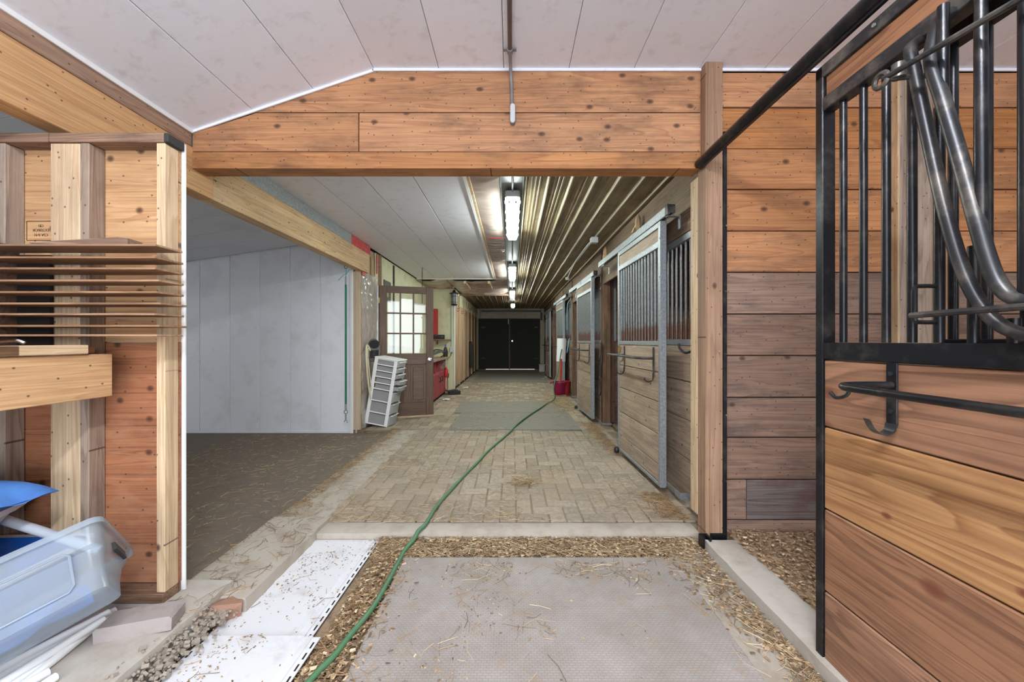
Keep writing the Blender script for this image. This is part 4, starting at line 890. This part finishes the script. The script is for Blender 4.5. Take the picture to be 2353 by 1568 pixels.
m = MB(); m.tube(spline([(0, -.02, -.06), (-.02, -.12, -.16), (-.08, -.3, -.17), (-.1, -.45, -.14)], 6), .008, 6); mk(m, 'cord', 'black_plastic', t, smooth=True)
t = top('red_plug', 'bright red plug with pale cord hanging before the red cabinet', 'plug', (-1.455, 8.25, 0))
m = MB(); m.lathe([(0, .40), (.03, .40), (.045, .43), (.045, .50), (.03, .56), (.02, .62), (0, .62)], 12); mk(m, 'plug_body', 'red_bright', t, smooth=True)
m = MB(); m.tube(spline([(0, 0, .62), (0, .0, .78), (-.01, -.02, .84)], 5), .012, 7); m.tube(spline([(0, 0, .40), (.0, -.03, .22), (.0, .04, .12), (.0, .10, .22), (0, .06, .40)], 6), .007, 6); mk(m, 'cord', 'cream_rope', t, smooth=True)
# lantern
t = top('lantern', 'dark metal lantern hanging at the corner of the pale wall', 'lantern', (-1.40, 9.08, 2.08))
m = MB(); m.lathe([(0, .36), (.02, .36), (.035, .34), (.05, .30), (.115, .28), (.11, .265), (.07, .265)], 16); mk(m, 'cap', 'black_plastic', t, smooth=True)
m = MB(); m.lathe([(.07, .02), (.075, 0), (.06, -.02), (0, -.02)], 16); mk(m, 'base', 'black_plastic', t, smooth=True)
m = MB(); m.lathe([(.06, .02), (.065, .14), (.06, .265)], 16); mk(m, 'globe', 'drawer_grey', t, smooth=True)
m = MB()
for k in range(6): m.tube([(.074*cos(k*pi/3), .074*sin(k*pi/3), .0), (.074*cos(k*pi/3), .074*sin(k*pi/3), .27)], .006, 5)
m.tube(arc((0, 0, .06), .075, 0, 360, 16, 'xy'), .005, 5); m.tube(arc((0, 0, .2), .075, 0, 360, 16, 'xy'), .005, 5); mk(m, 'cage', 'black_plastic', t)
m = MB(); m.tube(spline([(0, 0, .36), (.0, .02, .42), (0, .06, .42)], 4), .005, 5); mk(m, 'handle', 'black_plastic', t)
t = top('hanging_boot_bag', 'long dark grey bag hanging on the plywood partition', 'bag', (-1.375, 12.35, 0))
m = MB(); m.tube([(0, 0, 1.16), (.0, .02, 1.05), (.02, .06, .7), (.03, .1, .32)], [.05, .09, .10, .09], 12); mk(m, 'body', 'cloth_dark', t, smooth=True)
m = MB(); m.tube([(-.04, 0, 1.17), (.06, -.22, 1.18)], .012, 6); mk(m, 'rod', 'black_plastic', t)
t = top('floor_box', 'flat black plastic box on the aisle floor near the red cabinet', 'box', (-1.30, 8.42, .0), (0, 0, .35)); bx(t, 'case', (.26, .16, .085), (0, 0, .043), 'black_plastic', .008); bx(t, 'lid', (.24, .15, .014), (-.06, 0, .092), 'black_plastic', .004, (0, -.12, .2)); m = MB(); m.tube(spline([(-.13, 0, .04), (-.25, .02, .01), (-.4, -.06, .008)], 5), .008, 6); mk(m, 'cord', 'black_plastic', t)
t = top('paper_scrap', 'white paper scrap lying on the aisle floor by the partition', 'paper', ground(1070, 891, .004), (0, 0, .4)); m = MB(); m.grid(lambda u, v: ((u-.5)*.16, (v-.5)*.12, .004+.012*sin(u*5)*sin(v*4)), 5, 5); mk(m, 'sheet', 'white_trim', t)
t = top('plastic_scrap', 'crumpled clear plastic scrap on the floor before the red cabinet', 'scrap', ground(1026, 919, .004)); m = MB(); m.grid(lambda u, v: ((u-.5)*.14, (v-.5)*.12, .006+.03*abs(noise.noise(Vector((u*5, v*5, 1))))), 6, 6); mk(m, 'film', 'white_trim', t)

# ---- right side of the aisle, far part
t = top('maroon_bucket', 'maroon plastic bucket on the aisle floor before the third stall', 'bucket', (1.03, 8.15, .0))
m = MB(); m.lathe([(0, .01), (.10, .0), (.115, .02), (.145, .29), (.165, .295), (.165, .315), (.14, .315), (.11, .03), (0, .03)], 24); mk(m, 'body', 'maroon', t, smooth=True)
m = MB(); m.tube([(.16*cos(R(a)), .16*sin(R(a))*.5, .31-.02*sin(R(a))) for a in range(0, 181, 20)], .005, 6); mk(m, 'handle', 'grey_conduit', t)
m = MB(); m.tube([(-.165, 0, .30), (-.20, -.01, .28)], .02, 8); mk(m, 'spout_lip', 'maroon', t)
t = top('red_tub', 'bright red tub partly hidden behind the maroon bucket', 'tub', (1.18, 8.32, .0))
m = MB(); m.lathe([(0, 0), (.09, 0), (.11, .3), (.12, .31), (.10, .31), (.08, .02), (0, .02)], 16); mk(m, 'body', 'red_bright', t, smooth=True)
t = top('shovel', 'shovel with white blade standing upside down with a red handle', 'shovel', (1.075, 8.38, .0), (0, R(2), 0))
m = MB(); m.tube([(0, 0, .02), (0, 0, .80)], .019, 8); mk(m, 'handle', 'red_bright', t, smooth=True)
m = MB(); m.grid(lambda u, v: ((u-.5)*.20, .05*(2*u-1)**2, .74+.52*v), 8, 6); mk(m, 'blade', 'pvc_white', t, smooth=True)
t = top('blue_rope', 'pale blue rope looped on the third stall front post', 'rope', (1.24, 8.10, 0))
m = MB(); m.tube(spline([(0, 0, 1.25), (-.03, -.05, 1.1), (-.05, .0, .95), (-.02, .1, 1.0), (0, .12, 1.15)], 6), .012, 7); m.tube(spline([(.02, 0, 2.1), (-.03, .03, 2.0), (-.04, .06, 1.7), (-.03, .1, 1.45)], 6), .010, 7); mk(m, 'strand', 'rope_blue', t, smooth=True)
t = top('white_bin', 'small white bin beside the dark double doors', 'bin', (1.16, 14.55, 0)); bx(t, 'body', (.22, .26, .28), (0, 0, .14), 'white_tub', .02); bx(t, 'rim', (.25, .29, .03), (0, 0, .285), 'light_grey', .006)
for i, (px, py) in enumerate(((1248, 871), (1255, 868))):
    t = top('white_scrap', ('small white scrap on the far floor, the left one of two', 'small white scrap on the far floor, beside the stall front')[i], 'scrap', ground(px, py, .004), (0, 0, i), group='white scraps on the far floor'); m = MB(); m.grid(lambda u, v: ((u-.5)*.09, (v-.5)*.09, .008+.04*abs(noise.noise(Vector((u*4, v*4, i))))), 5, 5); mk(m, 'sheet', 'white_trim', t)

# ---- mats and hose
for nm, lab, y0, y1, x0, x1, mt, z in (('rubber_mat', 'grey rubber mat across the aisle, nearest of the two mats in the middle', 5.02, 6.18, -.84, .93, 'aisle_mat', .018), ('rubber_mat', 'grey rubber mat across the aisle, just beyond the nearest one', 6.20, 7.34, -.96, .90, 'aisle_mat', .018), ('rubber_mat', 'long mat in front of the dark double doors', 10.9, 14.6, -1.15, 1.05, 'aisle_mat', .012)):
    t = top(nm, lab, 'mat', ((x0+x1)/2, (y0+y1)/2, .0)); bx(t, 'sheet', (x1-x0, y1-y0, z), (0, 0, z/2), mt, .003)
t = top('entry_mat', 'textured grey rubber mat on the front entry floor', 'mat', (.155, .35, ZL)); bx(t, 'sheet', (1.55, 3.62, .012), (0, 0, .006), 'grey_rubber', .003)
hz = lambda p: ground(p[0], p[1], .035 if p[1] < 990 else .016)
hp = [(1.13, 8.42, 1.05), (1.08, 8.3, .9), (1.0, 8.12, .55), (.92, 7.98, .36), (.87, 7.85, .18), (.84, 7.45, .05)] + [hz(p) for p in ((1256, 928), (1240, 939), (1215, 955), (1190, 974))] + [ground(a, b, .013) for a, b in ((1165, 999), (1122, 1036), (1098, 1062), (1062, 1098), (1030, 1133), (1003, 1165))] + [(-.56, 2.42, .014), (-.585, 2.345, .012), (-.60, 2.29, -.012)] + [ground(a, b, ZL+.022) for a, b in ((930, 1265), (905, 1312), (872, 1372), (845, 1412), (805, 1460), (770, 1505), (735, 1540), (700, 1578), (640, 1640))]
t = top('garden_hose', 'long green garden hose snaking down the aisle floor to the entry', 'hose'); m = MB(); m.tube(spline(hp, 6), .0125, 10); mk(m, 'tube', 'hose_green', t, smooth=True)

# ---- white soffit panels on the floor
def loose_panel(x0, x1, y0, y1, z, label, flange_left, sk):
    t = top('loose_soffit_panel', label, 'panel', (0, 0, z), group='white panels lying on the floor')
    m = MB(); m.prism([(x0, 0), (x0, .008), (x0+.006, .010), (x1-.07, .010), (x1-.066, .004), (x1-.05, .004), (x1-.046, .010), (x1-.032, .010), (x1-.03, .003), (x1, .003), (x1, 0)], 'y', y0, y1)
    for i, v in enumerate(m.v): m.v[i] = (v[0]+sk*(v[1]-y1), v[1], v[2])
    mk(m, 'sheet', 'floor_panel_white', t)
    m = MB(); y = y0+.03
    while y < y1-.03:
        for xx in ([x1-.013]+([x0+.012] if flange_left else [])): m.box((xx+sk*(y-y1), y, .0105 if xx < x1-.1 else .0036), (.007, .030, .0008))
        y += .052
    mk(m, 'nail_slots', 'dark_void', t)['kind'] = 'stuff'
    return t
loose_panel(-1.275, -.83, 1.50, 2.345, ZL+.004, 'white vented panel on the floor, its end against the concrete step', False, .02)
loose_panel(-1.28, -.80, .4, 1.565, ZL+.018, 'white vented panel on the floor, nearest, overlapping the other one', True, .02)

# ---- left corner: rack of thin boards, bench and stored things
rk = top('slat_rack', 'rack of nine thin brown boards in front of the stud wall', 'rack', (0, 0, 0))
for i, py in enumerate((563.8, 592.5, 618, 645, 672, 698, 722.6, 749.4, 771)):
    z = 1.2+(784-py)*1.5/860; xr = -1.415+random.uniform(-.012, .012)
    brd(rk, 'slat', 1.0, .125+random.uniform(-.01, .012), .008, (xr-.5, 1.556, z), 'xy', 'shelf_board', .001)
bx(rk, 'back_panel', (.42, .012, .42), (-2.20, 1.616, 1.36), 'dark_void', 0)
for x in (-2.40, -2.14): bx(rk, 'side_panel', (.02, .11, .43), (x, 1.565, 1.395), 'inner_dark', .002)
t = top('board_offcut', 'weathered wedge shaped board offcut lying on the topmost rack slat', 'offcut', (-1.74, 1.555, 1.592), (0, 0, .10))
m = MB(); m.prism([(-.20, 0), (.16, 0), (.16, .030), (.12, .034), (-.20, .004)], 'y', -.035, .035); mk(m, 'board', 'plate_wood', t)
wbn = top('workbench', 'wooden workbench against the stud wall, seen from its end', 'workbench', (0, 0, 0))
brd(wbn, 'apron', 1.12, .18, .036, (-1.725, 1.04, 1.055), 'yz', 'beam_gold'); 
for y in (.56, 1.06, 1.30): brd(wbn, 'top_edge', .46 if y < 1.3 else .38, .08, .036, (-1.735, y if y < 1.2 else 1.31, 1.166), 'yx', 'stud_light')
brd(wbn, 'top_board', 1.12, .3, .03, (-1.93, 1.04, 1.163), 'yx', 'shelf_board'); brd(wbn, 'top_board', 1.12, .26, .03, (-2.215, 1.04, 1.163), 'yx', 'shelf_board')
for x, y in ((-1.80, .52), (-2.3, .52), (-2.3, 1.5)): brd(wbn, 'leg', 1.09, .085, .085, (x, y, .602), 'zx', 'stud_grey')
t = top('metal_clip', 'small shiny metal clip on the bench top under the rack', 'clip', (-1.86, 1.37, 1.186)); m = MB(); m.tube(spline([(-.06, 0, .0), (-.02, .0, .012), (.03, .01, .016), (.05, .02, .006)], 4), .007, 6); mk(m, 'bar', 'chrome', t, smooth=True)

# storage bin: tapered translucent tub rolled onto its side
sb = top('storage_bin', 'translucent plastic storage bin tipped on its side against the stud wall', 'bin', (-1.585, 1.165, .198), (-.825, -.315, .782))
def tub(L, Wd, H, t, tw, r, n=5, tb=None):
    tb = tw if tb is None else tb
    def ring(l, w, z, rr, yc=0):
        out = []
        for cx, cy, a0 in ((l-rr, w-rr, 0), (-l+rr, w-rr, 90), (-l+rr, -w+rr, 180), (l-rr, -w+rr, 270)): out += [(cx+rr*cos(R(a0+90*i/n)), yc+cy+rr*sin(R(a0+90*i/n)), z) for i in range(n+1)]
        return out
    m = MB(); lv = [0, .03, .3, .62, .66, 1.0]; rings = []
    for i, q in enumerate(lv):
        k = t+(1-t)*q; ka = tw+(1-tw)*q; kb = tb+(1-tb)*q; kw = (ka+kb)/2; yc = Wd/2*(kb-ka)/2; bulge = -.012 if i in (2, 3) else 0
        rings.append(ring(L/2*k+bulge*.5-(.012 if i == 0 else 0), Wd/2*kw+bulge-(.012 if i == 0 else 0), H*q, r, yc))
    nn = len(rings[0])
    for a in rings: m.v += a
    for i in range(len(lv)-1): m.f += [(i*nn+j, i*nn+(j+1) % nn, (i+1)*nn+(j+1) % nn, (i+1)*nn+j) for j in range(nn)]
    m.f.append(tuple(range(nn-1, -1, -1))); return m, rings[-1]
m, rim = tub(.60, .36, .24, .90, .75, .035, 5, .1); mk(m, 'shell', 'clear_bin', sb, smooth=True)
m = MB(); n = len(rim); k1 = [(x*1.035, y*1.06, z) for x, y, z in rim]; k2 = [(x*1.035, y*1.06, z-.022) for x, y, z in rim]; k0 = [(x, y, z+.002) for x, y, z in rim]
m.add(k0+k1+k2, [(i, (i+1) % n, n+(i+1) % n, n+i) for i in range(n)]+[(n+i, n+(i+1) % n, 2*n+(i+1) % n, 2*n+i) for i in range(n)]); mk(m, 'rim', 'clear_bin', sb, smooth=True)
m = MB(); m.box((.297, 0, .17), (.01, .11, .03)); mk(m, 'handle_slot', 'cloth_dark', sb)
m = MB()
yw = -.125; pn = [(-.26, .05), (-.25, .04), (.20, .04), (.215, .055), (.225, .15), (.21, .165), (-.25, .165), (-.26, .15)]
m.tube([(x*.95, -.135-.19*z-.001, z) for x, z in pn+pn[:1]], .004, 6); mk(m, 'panel_ridge', 'clear_bin', sb, smooth=True)
t = top('blue_cloth', 'crumpled blue cloth inside the translucent bin', 'cloth', (-1.585, 1.165, .198), (-.825, -.315, .782))
m = MB(); m.grid(lambda u, v: (-.23+.44*u, -.105+.10*v, .03+.05*sin(pi*v)+.04*noise.noise(Vector((u*6, v*5, 3)))), 16, 10); mk(m, 'fabric', 'blue_bag', t, smooth=True)
# white pipes
pipes = [((265, 1403), (-40, 1560)), ((250, 1408), (-60, 1568)), ((258, 1417), (-40, 1580)), ((238, 1425), (-30, 1592)), ((222, 1440), (-10, 1600)), ((205, 1452), (10, 1610)), ((112, 1545), (-60, 1640)), ((128, 1556), (-30, 1660))]
pos = ('topmost against the bin', 'second from the bin', 'third from the bin', 'fourth from the bin', 'fifth from the bin', 'outermost of the long ones', 'short one at the front of the bundle', 'short one at the very front edge')
for i, (a, b) in enumerate(pipes):
    z = .058+.0145 + (.022 if i in (1, 3) else 0); A, B = ground(*a, z), ground(*b, z)
    t = top('white_pipe', 'thin white plastic pipe on the pad, ' + pos[i], 'pipe', A, group='white plastic pipes on the pad')
    V = Vector(B)-Vector(A); V = V.normalized()*.95
    m = MB(); m.tube([(0,0,0), V*.04, V], .0140, 12, cap=True); mk(m, 'tube', 'pvc_white', t, smooth=True)
    if i in (1, 4): m = MB(); m.tube([V*.30, V*.37], .0165, 12); mk(m, 'coupling', 'pvc_white', t, smooth=True)
t = top('loose_paver', 'grey paving brick lying on the concrete pad by the stud wall', 'brick', (-1.475, 1.49, .058), (0, 0, .30))
m = MB(); m.prism([(-.12, 0), (.12, 0), (.122, .045), (.112, .056), (-.112, .056), (-.122, .045)], 'y', -.05, .05); mk(m, 'body', 'brick_grey', t)
t = top('broken_brick', 'broken reddish brick at the edge of the worn kerb', 'brick', (-1.30, 1.70, -.052), (0, 0, .5))
m = MB(); m.box((0, 0, .035), (.12, .075, .07)); 
for i, v in enumerate(m.v): m.v[i] = tuple(c+random.uniform(-.014, .014) for c in v)
mk(m, 'body', 'brick_red', t)
# blue tote, white tub, blue bag, grey pole
t = top('blue_tote', 'blue plastic tote with a grey rim at the left edge', 'tote', (-2.10, 1.40, .058), (0, 0, .05))
m, rim = tub(.62, .42, .30, .86, .86, .05); mk(m, 'shell', 'blue_plastic', t, smooth=True)
m = MB(); n = len(rim); m.add([(x*.97, y*.97, z) for x, y, z in rim]+[(x*1.04, y*1.05, z+.004) for x, y, z in rim]+[(x*1.04, y*1.05, z-.02) for x, y, z in rim], [(i, (i+1) % n, n+(i+1) % n, n+i) for i in range(n)]+[(n+i, n+(i+1) % n, 2*n+(i+1) % n, 2*n+i) for i in range(n)]); mk(m, 'rim', 'white_tub', t, smooth=True)
t = top('green_cloth', 'folded grey green cloth inside the blue tote', 'cloth', (-2.02, 1.36, .10)); m = MB(); m.lathe([(0, .20), (.05, .19), (.11, .15), (.13, .06), (.12, 0), (0, 0)], 12); mk(m, 'fold', 'hose_green', t, smooth=True)
t = top('grey_pole', 'pale grey plastic pole leaning across behind the storage bin', 'pole', (-2.02, 1.50, .478)); m = MB(); m.tube([(-.35, -.02, .13), (.0, 0, 0), (.34, .03, -.135)], .018, 12); mk(m, 'tube', 'pipe_grey', t, smooth=True)
t = top('white_tub', 'flared off-white tub standing on the blue tote', 'tub', (-2.19, 1.295, .366))
m = MB(); m.lathe([(0, 0), (.16, 0), (.30, .185), (.32, .185), (.32, .205), (.29, .205), (.15, .012), (0, .012)], 28); mk(m, 'body', 'white_tub', t, smooth=True)
t = top('blue_bag', 'blue plastic sack with a pointed corner lying on the white tub', 'bag', (-2.22, 1.30, .575), (0, 0, -.1))
def sack(u, v):
    x = (u-.5)*.74; y = (v-.5)*.5; e = max(abs(u-.5), abs(v-.5))*2; h = .10*(1-e**3)+.015*noise.noise(Vector((u*7, v*7, 3)))
    return (x, y, h+.02)
m = MB(); m.grid(sack, 26, 20); m.grid(lambda u, v: ((u-.5)*.74, (v-.5)*.5, .02-.016*(1-max(abs(u-.5), abs(v-.5))*2)), 8, 8); mk(m, 'sack', 'blue_bag', t, smooth=True)

# ================================================================== LOOSE LITTER (beyond counting)
def straws(name, label, n, place, mat, l0=.03, l1=.16, r=.00085, flat=.35):
    m = MB()
    for _ in range(n):
        p = place()
        if p is None: continue
        x, y, z = p; a = random.uniform(0, 2*pi); l = random.uniform(l0, l1)*random.uniform(.4, 1); t = random.gauss(0, flat*.25)
        dx, dy = cos(a)*l/2, sin(a)*l/2; bn = random.gauss(0, .16)*l; nx, ny = -sin(a), cos(a); rr = r*random.uniform(.6, 1.5); vs = []
        for s, b in ((-1, 0), (0, bn), (1, 0)):
            cx, cy, cz = x+dx*s+nx*b, y+dy*s+ny*b, z+rr+abs(t)*l*.25+t*l*.25*s
            vs += [(cx+nx*rr, cy+ny*rr, cz-rr*.6), (cx-nx*rr, cy-ny*rr, cz-rr*.6), (cx, cy, cz+rr)]
        m.add(vs, [(0,1,4,3),(1,2,5,4),(2,0,3,5),(3,4,7,6),(4,5,8,7),(5,3,6,8)])
    o = put(name, m.mesh(name, mat, fix=False)); return tag(o, label, 'litter', kind='stuff')
def chips(name, label, n, place, mat, s0=.004, s1=.014):
    m = MB()
    for _ in range(n):
        p = place()
        if p is None: continue
        s = random.uniform(s0, s1); q = Matrix.Rotation(random.uniform(0, 6.28), 3, 'Z') @ Matrix.Rotation(random.gauss(0, .5), 3, 'X')
        vs = [q @ Vector(v) for v in ((-s, -s*.5, 0), (s, -s*.35, .001), (s*.8, s*.5, 0), (-s*.7, s*.4, .002), (0, 0, s*.22))]
        m.add([(v.x+p[0], v.y+p[1], v.z+p[2]+s*.15) for v in vs], [(0,1,4),(1,2,4),(2,3,4),(3,0,4),(3,2,1,0)])
    o = put(name, m.mesh(name, mat, fix=False)); return tag(o, label, 'litter', kind='stuff')
ru = random.uniform
def near_y(y0, y1): return y0+(y1-y0)*random.random()**1.6
def patch(x, y, f=1.4, th=.05, s=0): return noise.noise(Vector((x*f+s, y*f, s))) > th
def p_aisle():
    y = near_y(2.5, 9.5); x = ru(-1.25, 1.12)
    if 2.9 < y < 4.1 and x > 1.08: return None
    mat = -.9 < x < .92 and 5.02 < y < 7.34
    if not patch(x, y, 1.8, -.05 if x < .1 else .08, 3): return None
    return (x, y, .018 if mat else .002)
straws('straw', 'thin hay stalks scattered over the brick aisle', 5200, p_aisle, 'straw')
straws('straw', 'heap of hay strewn before the second stall door', 2600, lambda: (min(1.12, random.gauss(.92, .16)), random.gauss(7.35, .55), .020+random.random()*.02), 'straw')
straws('straw', 'hay gathered along the foot of the first stall door and post', 1500, lambda: (1.18-abs(random.gauss(0, .10)), ru(2.52, 2.95) if random.random() < .4 else ru(3.9, 5.5), .003), 'straw_dark')
straws('straw', 'small nest of hay lying in the middle of the bricks', 260, lambda: (random.gauss(.10, .07), random.gauss(3.16, .05), .004+random.random()*.02), 'straw')
straws('straw', 'hay stalks lying on the dark bay floor', 2600, lambda: (ru(-3.6, -1.62), ru(1.8, 5.0), -.044), 'straw', .03, .13)
straws('straw', 'hay along the edge of concrete kerb and bay floor', 1800, lambda: (-1.58+abs(random.gauss(0, .06)) if random.random() < .7 else ru(-1.6, -1.25), ru(1.8, 5.0), .014), 'straw_dark', .02, .12)
def p_pile():
    x = ru(-.82, 1.14); y = 2.345-abs(random.gauss(0, .10+.05*noise.noise(Vector((x*3, 1, 2))))); return (x, y, ZL+.004+.03*max(0, 1-(2.345-y)/.18)*random.random())
straws('straw', 'hay swept up along the front of the concrete step', 2600, p_pile, 'straw', .03, .18)
chips('shavings', 'wood shavings swept up along the front of the concrete step', 5200, p_pile, 'shavings')
def p_strip():
    y = ru(.7, 2.3); x = -.79+abs(random.gauss(0, .10)); return (x, y, ZL+.004+random.random()*.012)
straws('straw', 'hay along the right edge of the white panels', 1500, p_strip, 'straw_dark', .02, .14)
chips('shavings', 'shavings along the right edge of the white panels', 3600, p_strip, 'shavings')
def p_right():
    y = ru(.9, 2.3); s = (2.3-y)/1.4; x = 1.14-abs(random.gauss(0, .05+.13*max(0, 1-s*1.6))); return (x, y, ZL+.010+random.random()*.008)
straws('straw', 'hay along the foot of the rough concrete sill', 520, p_right, 'straw', .03, .2)
chips('shavings', 'shavings along the foot of the rough concrete sill', 1500, p_right, 'shavings')
def p_mat():
    x, y = ru(-.6, .92), near_y(2.1, .7)
    return (x, y, ZL+.013) if patch(x, y, 2.6, .12, 8) or random.random() < .08 else None
straws('straw', 'stray hay stalks on the grey entry mat', 800, p_mat, 'straw', .02, .2)
chips('shavings', 'stray shavings on the grey entry mat', 1500, p_mat, 'shavings', .002, .008)
chips('shavings', 'deep shavings covering the near right stall floor', 9000, lambda: (ru(1.33, 2.5), ru(1.1, 2.34), .001+.03*random.random()*max(.1, 1-(2.34-0)/9)), 'shavings', .004, .014)
def p_panel():
    x, y = ru(-1.24, -.86), ru(1.0, 2.33); return (x, y, ZL+(.015 if y > 1.57 else .029)) if patch(x, y, 4, .1, 5) or random.random() < .15 else None
chips('crumbs', 'brown crumbs scattered on the white floor panels', 1200, p_panel, 'straw_dark', .0015, .006)
straws('straw', 'few stalks lying on the white floor panels', 110, p_panel, 'straw_dark', .01, .09)
def p_kerb():
    x, y = ru(-1.6, -1.24), ru(1.5, 2.5); return (x, y, .024 if y > 1.75 else .060)
straws('straw', 'stalks lying on the worn kerb', 220, p_kerb, 'straw_dark', .02, .16)
m = MB()
for _ in range(700):
    y = ru(1.0, 1.68); x = -1.31+random.gauss(0, .03)+.02*(y-1.3); s = random.uniform(.004, .013); q = Matrix.Rotation(random.uniform(0, 6), 3, Vector((random.random(), random.random(), 1)))
    m.box((x, y, -.05+max(0, (-1.30-x))*.9+.03+random.random()*.02), (s*1.6, s, s*.9), q)
tag(put('rubble', m.mesh('rubble', 'rubble', fix=False)), 'crumbled stones between concrete pad and white floor panels', 'rubble', kind='stuff')
